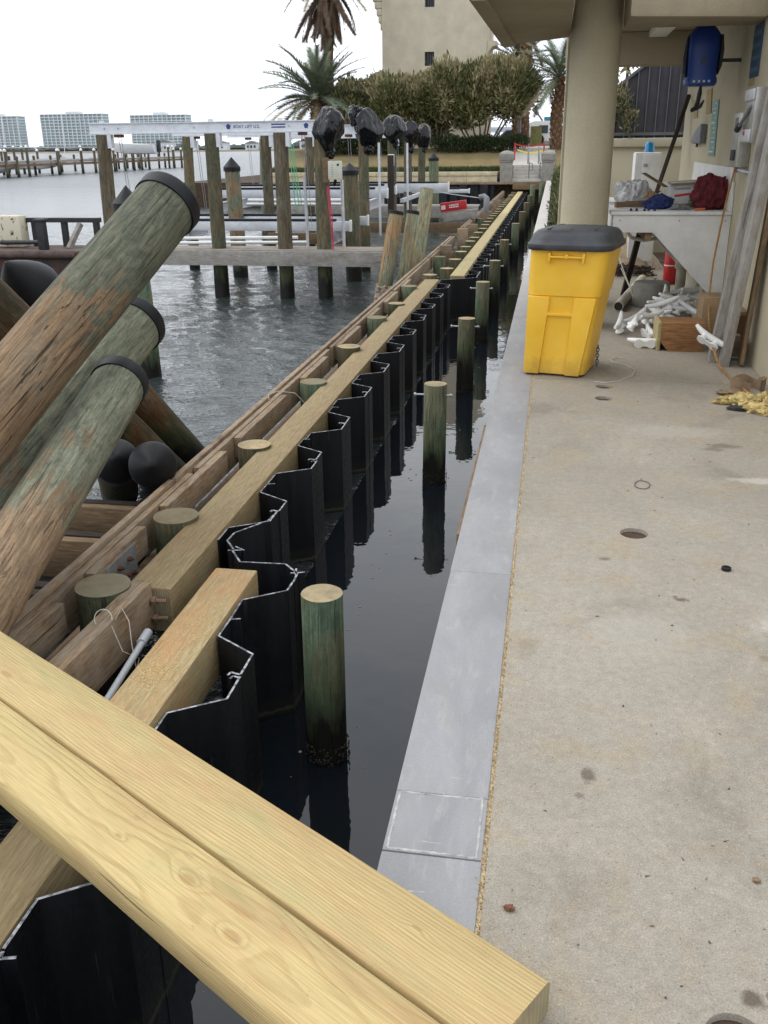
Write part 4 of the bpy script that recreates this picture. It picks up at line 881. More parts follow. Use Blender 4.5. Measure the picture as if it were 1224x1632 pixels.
# ================================================================== BOAT LIFTS
def ibeam(name, x0, x1, yc, z0, z1, mt, parent, fl=.13, web=.02):
    b = MB(); b.box(x0, x1, yc - fl / 2, yc + fl / 2, z1 - .02, z1); b.box(x0, x1, yc - fl / 2, yc + fl / 2, z0, z0 + .02); b.box(x0, x1, yc - web / 2, yc + web / 2, z0 + .02, z1 - .02)
    return put(name, b.mesh(name, mt), parent)
ROWS = [(19.0, [-9.06, -6.76, -5.34, -4.52], 'pile'), (23.4, [-8.95, -6.95, -4.53], 'pile'), (27.6, [-6.9, -4.53], 'pile'), (30.7, [-9.2, -4.53], 'pile_green'), (34.0, [-9.4, -4.53], 'pile')]
for i, (Y, XS, mt) in enumerate(ROWS):
    root = empty('boat_lift_frame', (-6.8, Y, 0), ORD[i] + ' row of tall lift piles under a white aluminium top beam', 'boat lift', 'boat lift frames')
    for k, x in enumerate(XS):
        pile('pile_shaft', (x - .09 * (k == 0), Y, -.6), (x, Y, 3.185), .158 - .020 * (i > 0), .138 - .015 * (i > 0), 'pile_grey' if (i + k) % 2 == 0 else mt, root, 'pile_end', 20, .05, 90 + i * 5 + k)
        b = MB().box(x + .10, x + .20, Y - .07, Y + .07, 2.93, 3.19); put('bracket', b.mesh('bracket', 'alu'), root)
        b = MB().box(x - .03, x + .05, Y - .04, Y + .04, 3.405, 3.45); put('clamp', b.mesh('clamp', 'alu'), root)
    tb = ibeam('top_beam', -9.32, -4.32, Y, 3.195, 3.405, 'alu', root, .16, .07)
    for x in (-8.75, -8.70, -4.92, -4.86):
        q = MB(); q.cyl((x, Y + .05, 3.2), (x + .02, Y + .3, 1.4), .007, n=6); put('cable', q.mesh('cable', 'galv'), root)
    for x in (-8.72, -4.89): b = MB().box(x - .08, x + .08, Y - .05, Y + .09, 3.13, 3.19); put('pulley_block', b.mesh('pulley_block', 'rust'), root)
    if i == 0:
        TM = lambda x, z, y=Y - .0815: Matrix(((1, 0, 0, x), (0, 0, -1, y), (0, 1, 0, z), (0, 0, 0, 1)))
        text('lettering', 'BOAT LIFT U.S.', 'lettering_blue', .082, TM(-6.28, 3.275, Y - .039), tb)
        for k, zc in enumerate((3.335, 3.285)): b = MB().box(-5.50, -5.22, Y - .042, Y - .037, zc - .012, zc + .012); put('lettering', b.mesh('lettering', 'lettering_blue'), tb)
        for xc in (-6.38, -4.80):
            b = MB(); b.prism([(xc + .05 * math.sin(a * 2 * PI / 5), 3.305 + .055 * math.cos(a * 2 * PI / 5)) for a in range(5)], 'y', Y - .043, Y - .037); put('emblem', b.mesh('emblem', 'lettering_blue'), tb)
        for xc in (-9.0, -8.7, -7.1, -5.15):
            q = MB(); q.cyl((xc, Y - .05, 3.30), (xc, Y - .03, 3.30), .018, n=8); put('bolt', q.mesh('bolt', 'galv'), tb)
BAGS = [(-4.34, 18.93, 3.22, (.335, .32, .42)), (-4.43, 23.35, 3.30, (.42, .38, .45)), (-4.45, 27.55, 3.34, (.36, .34, .38)), (-4.45, 30.65, 3.25, (.34, .34, .42)), (-4.47, 33.95, 3.2, (.30, .3, .42))]
for i, (x, Y, z, sz) in enumerate(BAGS):
    root = empty('wrapped_motor', (x, Y, z - .4), ORD[i] + ' lift motor wrapped in a crumpled shiny black plastic bag', 'plastic bag', 'bag-wrapped lift motors')
    blob('bag', (x, Y, z), sz, 'bag', root, 5, .06, 1.2, 11 + i, 10, None, .6 * i, 40, .02, .07, .45)
    blob('bag_tail', (x + .02, Y, z - sz[2] * .95), (sz[0] * .30, sz[1] * .30, .14), 'bag', root, 3, .4, 2.2, 21 + i, 8, None, 0, 24)
    if i == 1: blob('bag_peak', (x - .25, Y, z + .30), (.18, .2, .28), 'bag', root, 4, .3, 2, 31, 8, None, 0, 24)
eb = empty('control_box', (-4.30, 18.8, 2.4), 'beige electrical control box on the pile under the nearest wrapped motor', 'control box')
boxobj('box', -4.33, -4.07, 18.70, 18.82, 2.32, 2.66, 'beige_box', eb, .012); boxobj('backing_board', -4.45, -4.335, 18.74, 18.84, 2.26, 2.72, 'brown_timber', eb, .004)
q = MB(); q.cyl((-4.20, 18.78, 2.31), (-4.24, 18.8, 2.2), .03, n=8); put('gland', q.mesh('gland', 'rubber'), eb)
b = MB()
for k in range(6): b.box(-4.26, -4.225, 18.694, 18.699, 2.37 + k * .042, 2.375 + k * .042)
b.box(-4.15, -4.11, 18.694, 18.699, 2.57, 2.61); put('lettering', b.mesh('lettering', 'lettering_black'), eb)
cb2 = boxobj('control_box', -4.36, -4.20, 25.9, 26.0, 2.42, 2.72, 'white_plastic', None, .01, label='small white control box on a thin dark pile between the lifts', cat='control box')
timber('thin_post', (-4.28, 26.05, -.4), (-4.28, 26.05, 2.7), .16, .16, 'dark_timber', label='thin dark post carrying the small white control box', cat='post')
q = MB(); q.tube([(-4.38, 18.83, 2.2), (-4.36, 18.8, 1.9), (-4.32, 18.8, 1.4), (-4.30, 18.82, .95)], .014, 6); q.tube([(-4.36, 18.83, 2.2), (-4.30, 18.8, 1.7), (-4.29, 18.8, .98)], .012, 6)
put('power_cable', q.mesh('power_cable', 'red_dull'), label='pink-red cords hanging below the beige control box', cat='cord')
q = MB()
for dx in (0, .05, .09): q.tube([(-5.16 + dx, 18.95, 3.0), (-5.12 + dx, 18.93, 2.5), (-5.08 + dx * 1.5, 18.93, 1.9), (-5.05 + dx, 18.94, 1.75 + dx)], .010, 6)
put('green_line', q.mesh('green_line', 'green_cord'), label='pale green line hanging from the nearest top beam', cat='line')
# white guide poles
for k, (x, Y, z0, z1, r) in enumerate(((-4.94, 19.3, .9, 2.36, .03), (-4.16, 19.25, .98, 2.30, .032), (-4.12, 23.3, 1.0, 3.0, .03), (-4.06, 27.5, 1.2, 3.0, .03), (-7.25, 24.2, 1.0, 2.7, .03))):
    q = MB(); q.cyl((x, Y, z0 - .12), (x - .02, Y, z1), r, n=10); put('guide_pole', q.mesh('guide_pole', 'alu'), label='%s thin pale guide pole rising beside the boat lifts' % ORD[k], cat='guide pole', group='guide poles of the lifts')
# cradles: carpeted bunks on aluminium beams
def bunk(root, x0, x1, Y, zt, h=.20, mt='alu'):
    b = MB().box(x0, x1, Y - .06, Y + .06, zt - h - .05, zt - .05); put('bunk_beam', b.mesh('bunk_beam', mt, .008), root)
    b = MB().box(x0 + .05, x1 - .3, Y - .075, Y + .075, zt - .048, zt); put('carpet_strip', b.mesh('carpet_strip', 'carpet', .012), root)
    b = MB().box(x1 + .002, x1 + .04, Y - .07, Y + .07, zt - h - .06, zt - .02); put('end_cap', b.mesh('end_cap', 'white_plastic', .006), root)
c1 = empty('lift_cradle', (-6.4, 21, 1.0), 'nearest white aluminium boat cradle with black carpeted bunks', 'boat cradle', 'boat lift cradles')
bunk(c1, -8.75, -4.30, 20.5, 1.46); bunk(c1, -8.9, -4.22, 22.1, 1.46)
for x in (-8.45, -4.75): b = MB(); b.box(x - .06, x + .06, 19.6, 23.0, 1.17, 1.19); b.box(x - .06, x + .06, 19.6, 23.0, .92, .94); b.box(x - .01, x + .01, 19.6, 23.0, .94, 1.17); put('cross_beam', b.mesh('cross_beam', 'alu'), c1)
for x, Y in ((-8.0, 20.5), (-4.62, 20.5), (-7.9, 22.1)): b = MB().box(x - .04, x + .04, Y - .05, Y + .05, .98, 1.2); put('post', b.mesh('post', 'alu_dark'), c1)
for k, (z, x1) in enumerate(((1.02, -5.1), (1.11, -5.35))): q = MB(); q.cyl((-8.7, 19.95 + k * .1, z - .04), (x1, 19.95 + k * .1, z), .035, n=12); put('pipe', q.mesh('pipe', 'white_plastic'), c1)
c2 = empty('lift_cradle', (-6.4, 26, 1.5), 'second white aluminium boat cradle with black carpeted bunks', 'boat cradle', 'boat lift cradles')
bunk(c2, -8.85, -4.18, 26.0, 1.98, .21); bunk(c2, -8.85, -4.18, 24.6, 1.95, .21)
for x in (-8.4, -4.7): b = MB(); b.box(x - .06, x + .06, 23.8, 27.2, 1.60, 1.62); b.box(x - .01, x + .01, 23.8, 27.2, 1.40, 1.60); b.box(x - .06, x + .06, 23.8, 27.2, 1.38, 1.40); put('cross_beam', b.mesh('cross_beam', 'alu'), c2)
for k in range(2): q = MB(); q.cyl((-8.1, 25.2 + k * .14, 1.50 + k * .1), (-5.4, 25.2 + k * .14, 1.50 + k * .1), .045, n=12); put('pipe', q.mesh('pipe', 'white_plastic'), c2)
c3 = empty('lift_cradle', (-5.4, 31, 1.6), 'far white aluminium boat cradle reaching towards the basin corner', 'boat cradle', 'boat lift cradles')
bunk(c3, -8.2, -3.1, 29.2, 1.93, .24); bunk(c3, -8.2, -2.8, 33.0, 1.60, .12)
for x in (-7.7, -4.4): b = MB().box(x - .05, x + .05, 28.6, 33.6, 1.36, 1.47); put('cross_beam', b.mesh('cross_beam', 'alu'), c3)

# ================================================================== RUSTY WORK BARGE
bg_ = empty('work_barge', (-14, 22, 0), 'rusty steel work barge with black railing on the left', 'barge')
b = MB(); b.prism([(-26, -.4), (-10.9, -.4), (-10.1, .25), (-10.02, .78), (-26, .78)], 'y', 19.2, 21.3); put('hull', b.mesh('hull', 'hull', .03), bg_)
q = MB(); q.tube([(-26, 19.15, .76), (-10.05, 19.15, .80), (-9.98, 19.3, .80), (-9.98, 21.3, .80)], .085, 10); put('rubbing_rail', q.mesh('rubbing_rail', 'rust_deck'), bg_)
b = MB().box(-26, -10.1, 19.25, 21.25, .782, .80); put('deck', b.mesh('deck', 'rust_deck'), bg_)
for x in (-11.95, -11.2, -10.4): b = MB().box(x - .06, x + .06, 20.9, 21.02, .8, 1.34); put('railing_post', b.mesh('post', 'black_paint'), bg_)
b = MB().box(-14, -10.3, 20.88, 21.04, 1.34, 1.44); put('top_rail', b.mesh('rail', 'black_paint'), bg_)
timber('brace', (-10.95, 20.5, .82), (-10.78, 20.86, 1.34), .12, .10, 'grey_timber', bg_)
b = MB().box(-11.45, -11.27, 20.1, 20.28, .8, 1.42); b.box(-11.49, -11.23, 20.06, 20.32, 1.42, 1.47); put('bollard', b.mesh('bollard', 'black_paint', .01), bg_)
q = MB(); q.cyl((-12.6, 20.5, .92), (-11.5, 20.3, .95), .05, n=10); put('ram', q.mesh('ram', 'black_paint'), bg_)
boxobj('machine_housing', -14.6, -12.12, 20.6, 20.95, .81, 1.50, 'peel', None, .02, label='cream machine housing with peeling rusty paint on the barge deck', cat='housing')

# ================================================================== FAR PIER, BOATS, FAR SHORE
fp = empty('far_pier', (-64, 125, 0), 'long timber pier with rows of boats across the bay', 'pier')
timber('deck', (-64.6, 70, 1.75), (-64.6, 166, 1.75), 2.2, .28, 'grey_timber', fp, 0); timber('rail', (-63.4, 70, 1.42), (-63.4, 166, 1.42), .12, .30, 'brown_timber', fp, 0)
timber('top_rail', (-66.2, 70, 3.35), (-66.2, 140, 3.35), .12, .12, 'pvc', fp, 0)
rn = random.Random(12)
pm = [MB() for _ in range(3)]; pms = []
for k in range(3):
    h = (3.0, 3.4, 2.2)[k]; m_ = MB(); m_.cyl((0, 0, -.8), (0, 0, h), .19, .16, 10, 0, 0, 4, .05, k); m_.lathe([(.20, h - .16), (.20, h), (.02, h + .18)], (0, 0, 0), 10, 1 if k < 2 else 0); pms.append(m_.mesh('pier_pile', ['pile_grey', 'white_plastic']))
Yk = 76.0; k = 0
while Yk < 166:
    for xx in (-63.2, -66.3, -71.5):
        if rn.random() < .88: put('pier_pile', pms[rn.choice((0, 0, 1, 2))], None, Matrix.Translation((xx + rn.uniform(-.2, .2), Yk + rn.uniform(-.6, .6), 0)), label='weathered pile with white cap in the far pier rows', cat='pile', group='piles of the far pier')
    Yk += 3.3
for k in range(7): b = MB().box(-76, -65.7, 80 + k * 12.2, 81.1 + k * 12.2, 1.4, 1.7); put('finger_pier', b.mesh('finger_pier', 'grey_timber'), fp)
def boat(name, c, L, W, Hh, rz, hullm, lb, top=True, z=0):
    root = empty(name, (c[0], c[1], z), lb, 'boat', 'boats at the far pier', rz=rz); b = MB(); rings = []
    for t in [0, .15, .35, .55, .75, .9, 1.0]:
        w = W / 2 * (1 - max(0, (t - .45) / .55) ** 2.2 * .97); x = L * (t - .5); sh = Hh * (1 + .35 * t ** 2); kz = .0 + .75 * Hh * max(0, (t - .55) / .45) ** 2
        rings.append([(x, -w, sh), (x, -w * .92, sh * .55 + kz * .3), (x, -w * .55, kz + .12), (x, 0, kz), (x, w * .55, kz + .12), (x, w * .92, sh * .55 + kz * .3), (x, w, sh)])
    b.loft(rings); put('hull', b.mesh('hull', hullm, sharp=40), root, local=True)
    if top:
        b = MB().box(-L * .12, L * .08, -W * .2, W * .2, Hh, Hh + .9); put('console', b.mesh('console', 'boat_white', .05), root, local=True)
        b = MB().box(-L * .2, L * .1, -W * .36, W * .36, Hh + 1.9, Hh + 2.0); 
        for sx, sy in ((-.17, -.33), (-.17, .33), (.07, -.33), (.07, .33)): b.cyl((L * sx, W * sy, Hh), (L * sx, W * sy, Hh + 1.9), .03, n=6)
        put('hard_top', b.mesh('hard_top', 'boat_white'), root, local=True)
    b = MB().box(-L * .5 - .5, -L * .5, -.22, .22, Hh * .2, Hh + .55); b.box(-L * .5 - .35, -L * .5 - .15, -.1, .1, -.4, Hh * .3); put('outboard_motor', b.mesh('outboard', 'black_paint', .05), root, local=True); return root
boat('motor_boat', (-61.5, 138), 8.6, 2.6, 1.3, math.radians(172), 'boat_white', 'white motor boat hoisted at the end of the far pier', False, 2.3)
boat('motor_boat', (-66.5, 97), 8.0, 2.6, 1.25, math.radians(-8), 'boat_navy', 'navy hulled boat hoisted at the left edge of the far pier', True, 3.1)
boat('motor_boat', (-69.0, 112), 7.5, 2.5, 1.2, math.radians(5), 'boat_white', 'white boat floating behind the left half of the far pier', True, .2)
boat('motor_boat', (-70.0, 126), 7.5, 2.5, 1.2, math.radians(12), 'boat_white', 'white boat floating behind the middle of the far pier', False, .5)
q = MB()
for (xx, yy, h) in ((-69, 105, 8.5), (-70, 118, 7), (-68, 130, 9), (-72, 150, 6)): q.cyl((xx, yy, 1), (xx + .2, yy, h), .05, n=6)
put('antenna', q.mesh('antenna', 'white_plastic'), fp)
sh = MB(); sh.prism([(1000, -.5), (1012, 1.2), (1400, 2.5), (1400, -.5)], 'x', -1700, 250); put('far_shore', sh.mesh('far_shore', 'shore', recalc=True), kind='structure')
rn = random.Random(21); tb = MB()
for k in range(900):
    x = rn.uniform(-1300, 60); yy = rn.uniform(1040, 1240); h = rn.uniform(2.5, 6.5) * (1 + .9 * max(0, mnoise.noise(Vector((x * .012, 3, 0))))); w = rn.uniform(4, 9)
    tb.lathe([(w * .7, 0), (w, h * .4), (w * .7, h * .8), (w * .15, h)], (x, yy, 2), 6)
put('far_trees', tb.mesh('far_trees', 'far_tree', recalc=False, sharp=10), label='low dark band of trees along the far shore', cat='trees', kind='stuff')
def condo(x0, x1, zt, floors, lb, cols):
    Y0 = 1300; root = empty('apartment_tower', ((x0 + x1) / 2, Y0, 2), lb, 'apartment block', 'apartment blocks on the far shore')
    b = MB().box(x0 + 1.5, x1 - 1.5, Y0, Y0 + 22, 2, zt - 1.5); put('glazed_wall', b.mesh('glazed_wall', 'condo_glass'), root)
    fh = (zt - 8) / floors; b = MB().box(x0, x1, Y0 - 2.0, Y0 + 22.5, 0, .95); sl = b.mesh('balcony_slab', 'condo_white')
    for k in range(floors + 1): put('balcony_slab', sl, root, Matrix.Translation((0, 0, 6 + k * fh)))
    b = MB().box(-.55, .55, Y0 - 1.9, Y0 + .2, 4, zt - 1.2); fn = b.mesh('party_wall', 'condo_white'); 
    for k in range(cols + 1): put('party_wall', fn, root, Matrix.Translation((x0 + .8 + (x1 - x0 - 1.6) * k / cols, 0, 0)))
    b = MB().box(x0 + (x1 - x0) * .4, x0 + (x1 - x0) * .62, Y0 + 2, Y0 + 14, zt - .8, zt + 2.2); put('roof_house', b.mesh('roof_house', 'condo_white'), root)
condo(-812, -744, 49.5, 11, 'pale balconied apartment block cut by the left edge of the picture', 9)
condo(-710, -617, 51, 11, 'widest pale balconied apartment block across the bay', 14)
condo(-577, -496, 48, 11, 'pale balconied apartment block right of the others, above the lift beam', 12)
rn = random.Random(6)
for k, (x, w) in enumerate(((-420, 16), (-392, 12), (-360, 20), (-322, 14), (-300, 18), (-262, 13))):
    hh = rn.uniform(5, 9); r_ = empty('shore_house', (x, 1030, 2), '%s small pale house from the left on the far shore' % ['first', 'second', 'third', 'fourth', 'fifth', 'sixth'][k], 'house', 'houses on the far shore')
    b = MB().box(x - w / 2, x + w / 2, 1030, 1042, 1.5, 2 + hh); put('wall', b.mesh('wall', 'condo_white'), r_); b = MB().prism([(x - w * .55, 2 + hh), (x + w * .55, 2 + hh), (x, 4.5 + hh)], 'y', 1029, 1043); put('roof', b.mesh('roof', 'slate'), r_)
    for j in range(3): b = MB().box(x - w * .35 + j * w * .27, x - w * .35 + j * w * .27 + 2, 1029.6, 1029.95, 3.5, 6); put('window', b.mesh('window', 'glass_dark'), r_)
br = empty('road_bridge', (-10, 400, 0), 'pale concrete road bridge far behind the palms', 'bridge')
b = MB().box(-60, 90, 396, 404, 7.9, 9.0); b.box(-60, 90, 395.8, 396, 9.0, 9.8); put('deck', b.mesh('deck', 'bridge'), br)
for k in range(13): b = MB().box(-58 + k * 11.5, -56.6 + k * 11.5, 397, 403, -1, 7.9); put('column', b.mesh('column', 'bridge'), br)

# ================================================================== FAR END: STEPS, TOWER, PLANTS
for k, xc in enumerate((-2.37, -.30)):
    r_ = empty('gate_pillar', (xc, 50.1, 1.2), ('left' if k == 0 else 'right') + ' grey concrete pillar with domed cap beside the steps', 'pillar', 'pillars at the steps')
    boxobj('shaft', xc - .30, xc + .30, 49.85, 50.45, 1.2, 2.12, 'conc_grey', r_, .02); boxobj('neck', xc - .33, xc + .33, 49.82, 50.48, 2.122, 2.20, 'conc_grey', r_, .02)
    b = MB(); b.loft([[(xc + s * w, 50.15 + t * w, z) for s, t in ((-1, -1), (1, -1), (1, 1), (-1, 1))] for w, z in ((.35, 2.202), (.36, 2.24), (.36, 2.52), (.30, 2.60), (.15, 2.66), (.03, 2.68))]); put('cap', b.mesh('cap', 'conc_grey', .015), r_)
sp = empty('steps', (-1.3, 50.6, 1.2), 'flight of pale concrete steps between two pillars', 'steps')
for k in range(5): boxobj('step', -2.06, -.61, 49.98 + k * .32, 51.6, 1.195 + k * .155, 1.195 + (k + 1) * .155 - .002, 'conc_pale', sp, .008)
for k, (xc, lb) in enumerate(((-1.24, 'left'), (-.70, 'right'))):
    q = MB(); q.tube([(xc, 50.1, 1.2), (xc, 50.1, 2.10), (xc - .02, 50.15, 2.14), (xc - .12, 52.0, 2.86), (xc - .12, 52.0, 2.0)], .028, 8); q.tube([(xc + .01, 50.1, 2.08), (xc + .16, 50.02, 2.06), (xc + .18, 50.0, 1.78), (xc + .02, 50.08, 1.72)], .024, 8)
    put('handrail', q.mesh('handrail', 'slate'), label=lb + ' dark steel handrail of the steps', cat='handrail', group='handrails of the steps')
def ribbon(name, pts, w, mt, lb):
    b = MB(); vs = []
    for k, p in enumerate(pts): vs += [(p[0], p[1], p[2] - w / 2), (p[0], p[1] + .01 * math.sin(k * 1.7), p[2] + w / 2), (p[0], p[1] + .006, p[2] + w / 2), (p[0], p[1] + .006, p[2] - w / 2)]
    fs = [(k * 4 + i, k * 4 + (i + 1) % 4, k * 4 + 4 + (i + 1) % 4, k * 4 + 4 + i) for k in range(len(pts) - 1) for i in range(4)]
    put(name, b.add(vs, fs).mesh(name, mt), label=lb, cat='barrier tape')
ribbon('barrier_tape', [(-2.1 + k * .15, 53.5, 2.98 - .12 * math.sin(k / 10 * PI)) for k in range(11)], .06, 'red', 'red barrier tape strung above the steps')
ribbon('barrier_tape', [(-2.0 + k * .15, 53.6, 2.70 - .16 * math.sin(k / 10 * PI)) for k in range(11)], .07, 'tape_yellow', 'yellow barrier tape sagging above the steps')
for xc in (-2.12, -.58): q = MB(); q.cyl((xc, 53.5, 2.0), (xc, 53.5, 3.05), .04, n=8); put('tape_post', q.mesh('tape_post', 'red'), label=('left' if xc < -1 else 'right') + ' thin red post holding the barrier tape', cat='post', group='tape posts')

tw = empty('stucco_tower', (-7.8, 66, 2.8), 'tall cream stucco tower with narrow barred windows behind the bushes', 'building')
def wall_with_windows(x0, x1, z0, z1, y, wins):
    xs = sorted({x0, x1} | {w[0] for w in wins} | {w[1] for w in wins}); zs = sorted({z0, z1} | {w[2] for w in wins} | {w[3] for w in wins}); b = MB()
    for i in range(len(xs) - 1):
        for j in range(len(zs) - 1):
            cx, cz = (xs[i] + xs[i + 1]) / 2, (zs[j] + zs[j + 1]) / 2
            if any(w[0] < cx < w[1] and w[2] < cz < w[3] for w in wins): continue
            b.add([(xs[i], y, zs[j]), (xs[i + 1], y, zs[j]), (xs[i + 1], y, zs[j + 1]), (xs[i], y, zs[j + 1])], [(0, 1, 2, 3)])
    for (a, c, d, e) in wins:
        y2 = y + .4; b.add([(a, y, d), (a, y2, d), (a, y2, e), (a, y, e)], [(0, 1, 2, 3)]); b.add([(c, y, d), (c, y2, d), (c, y2, e), (c, y, e)], [(3, 2, 1, 0)])
        b.add([(a, y, d), (c, y, d), (c, y2, d), (a, y2, d)], [(0, 1, 2, 3)]); b.add([(a, y, e), (c, y, e), (c, y2, e), (a, y2, e)], [(3, 2, 1, 0)])
    return b
WN = [(-8.39, -7.79, 10.9, 12.3), (-8.38, -7.78, 7.62, 8.42)]
b = wall_with_windows(-11.08, -4.5, 2.4, 16, 64, WN); b.add([(-11.08, 64, 2.4), (-11.08, 70.5, 2.4), (-11.08, 70.5, 16), (-11.08, 64, 16)], [(3, 2, 1, 0)]); b.add([(-4.5, 64, 2.4), (-4.5, 70.5, 2.4), (-4.5, 70.5, 16), (-4.5, 64, 16)], [(0, 1, 2, 3)]); b.add([(-11.08, 70.5, 2.4), (-4.5, 70.5, 2.4), (-4.5, 70.5, 16), (-11.08, 70.5, 16)], [(3, 2, 1, 0)]); b.add([(-11.08, 64, 16), (-4.5, 64, 16), (-4.5, 70.5, 16), (-11.08, 70.5, 16)], [(0, 1, 2, 3)])
put('wall', b.mesh('wall', 'stucco_tower', recalc=False), tw)
for w in WN:
    wo_ = boxobj('window', w[0], w[1], 64.40, 64.45, w[2], w[3], 'glass_dark', tw, 0)
    for k in range(4): q = MB(); q.cyl((w[0] + (k + .5) * .15, 64.2, w[2]), (w[0] + (k + .5) * .15, 64.2, w[3]), .02, n=6); put('bar', q.mesh('bar', 'black_paint'), wo_)
for k in range(9): boxobj('corbel', -11.10 - .12 * (k + 1) + .02, -11.085, 64.05, 70.4, 9.72 + k * .40, 9.72 + (k + 1) * .40 - .02, 'stucco_tower', tw, .03)
b = MB(); pts = [(-4.5, 9.1)] + [(-4.5 + .55 * math.sin(a), 8.0 + .95 * (1 - math.cos(a)) + .0) for a in [k * PI / 16 for k in range(9)]] + [(-3.95, 9.3), (-4.5, 9.3)]
b.prism([(-4.49, 7.9), (-4.40, 8.35), (-4.18, 8.62), (-3.92, 8.70), (-3.92, 8.95), (-4.49, 8.95)], 'y', 64.05, 66.0); put('bracket', b.mesh('bracket', 'stucco_tower'), tw)
b = MB().box(-4.49, -3.9, 63.98, 67, 8.96, 16); put('upper_wing', b.mesh('upper_wing', 'stucco_tower', .02), tw) if False else None

def leaf_cloud(b, rn, c, rad, n, size, mats, tan_p, upb=.55, shell=.55, narrow=.15):
    for _ in range(n):
        d = Vector((rn.gauss(0, 1), rn.gauss(0, 1), rn.gauss(0, 1))).normalized(); t = (shell + (1 - shell) * rn.random()) if rn.random() < .8 else rn.random()
        k = 1 + .30 * mnoise.noise(d * 2.6 + Vector(c)) + .14 * mnoise.noise(d * 7 + Vector(c))
        p = Vector((c[0] + d.x * rad[0] * t * k, c[1] + d.y * rad[1] * t * k, c[2] + d.z * rad[2] * t * k))
        ax = (d * .8 + Vector((rn.gauss(0, .4), rn.gauss(0, .4), rn.gauss(0, .4) + upb * 1.7))).normalized(); s = size * rn.uniform(.6, 1.35); sd = ax.cross(Vector((rn.gauss(0, 1), rn.gauss(0, 1), rn.gauss(0, 1)))).normalized() * s * narrow
        clump = mnoise.noise(p * .9) + (.35 * t * max(0, d.z) if upb else 0); mi = 0
        if clump + rn.gauss(0, .22) > tan_p: mi = 1
        elif rn.random() < .35: mi = 2
        b.add([p - sd * .4, p + ax * s * .5 + sd, p + ax * s, p + ax * s * .5 - sd], [(0, 1, 2, 3)], mi)
def bush(name, lobes, trunks, lb, seed, n=5200, size=.28, tanp=.17, cat='bush', grp=None, mats=('leaf_green', 'leaf_tan', 'leaf_olive')):
    rn = random.Random(seed); root = empty(name, trunks[0][0] if trunks else (lobes[0][0][0], lobes[0][0][1], 1.3), lb, cat, grp); b = MB()
    for (c, rad) in lobes: leaf_cloud(b, rn, c, rad, int(n * rad[0] * rad[2] / 1.6), size, mats, tanp)
    put('foliage', b.mesh('foliage', list(mats), recalc=False, sharp=180), root)
    for (p0, p1, r) in trunks:
        p0, p1 = Vector(p0), Vector(p1); md = (p0 + p1) / 2 + Vector((rn.uniform(-.15, .15), rn.uniform(-.1, .1), -.1)); q = MB(); q.tube([p0, md, p1], [r, r * .8, r * .5], 8); put('stem', q.mesh('stem', 'bark'), root)
rn = random.Random(31)
def lobes_for(x0, x1, z0, z1, yc, n, rr, seed):
    r = random.Random(seed); L = []
    for k in range(n):
        t = (k + .5) / n; x = x0 + (x1 - x0) * t + r.uniform(-.3, .3); zt = z1 - .5 * abs(t - .5) ** 2 * 4 * .9 + r.uniform(-.5, .25)
        L.append(((x, yc + r.uniform(-.8, .8), zt - rr), (rr * r.uniform(.85, 1.15), rr, rr * r.uniform(.9, 1.2)))); L.append(((x + r.uniform(-.5, .5), yc + r.uniform(-.8, .6), z0 + (zt - z0) * r.uniform(.35, .55)), (rr * .95, rr, rr)))
    return L
bush('bush', lobes_for(-12.2, -7.2, 2.6, 6.75, 57.5, 6, 1.2, 1), [((-10.6 + k * .8, 57.5, 2.7), (-11.2 + k * 1.0, 57.3, 4.8), .09) for k in range(5)], 'broad olive and tan bush left of the tower windows', 1)
bush('bush', lobes_for(-6.8, -2.1, 3.6, 7.25, 56.8, 6, 1.15, 2), [((-4.6 + .12 * k, 56.8, 2.7), (-6.3 + .62 * k, 56.6, 5.0 + (k % 3) * .3), .06) for k in range(8)] + [((-6.5, 57.0, 2.7), (-6.1 - .3 * k, 57, 4.6), .07) for k in range(3)], 'olive and tan multi-stemmed bush right of the tower windows', 2, tanp=.12)
bush('hedge', [((-6.4 + k * .62, 55.9, 3.0 + .1 * math.sin(k * 2.1)), (.62, .55, .42)) for k in range(8)], [], 'low dark green hedge at the foot of the right bush', 3, 6000, .16, .9, 'hedge', mats=('leaf_dark', 'leaf_hedge', 'leaf_hedge'))
bush('hedge', [((-13.5 + k * .8, 55.6, 2.95), (.7, .6, .5)) for k in range(7)], [], 'low dark green hedge at the foot of the left bush', 4, 5000, .18, .9, 'hedge', mats=('leaf_dark', 'leaf_hedge', 'leaf_hedge'))
b = MB(); rn = random.Random(9)
for k in range(9000):
    x = rn.uniform(-15, -2.8); yy = rn.uniform(50.6, 51.9); zb = 1.66 + (yy - 50.35) * .065; s = rn.uniform(.08, .24); a = rn.random() * 6.28
    b.add([(x + .03 * math.cos(a), yy + .03 * math.sin(a), zb), (x - .03 * math.cos(a), yy - .03 * math.sin(a), zb), (x + rn.gauss(0, .06), yy + rn.gauss(0, .06), zb + s)], [(0, 1, 2)])
put('ground_cover', b.mesh('ground_cover', 'leaf_hedge', recalc=False, sharp=180), label='strip of short green ground cover behind the stone retaining wall', cat='ground cover', kind='stuff')
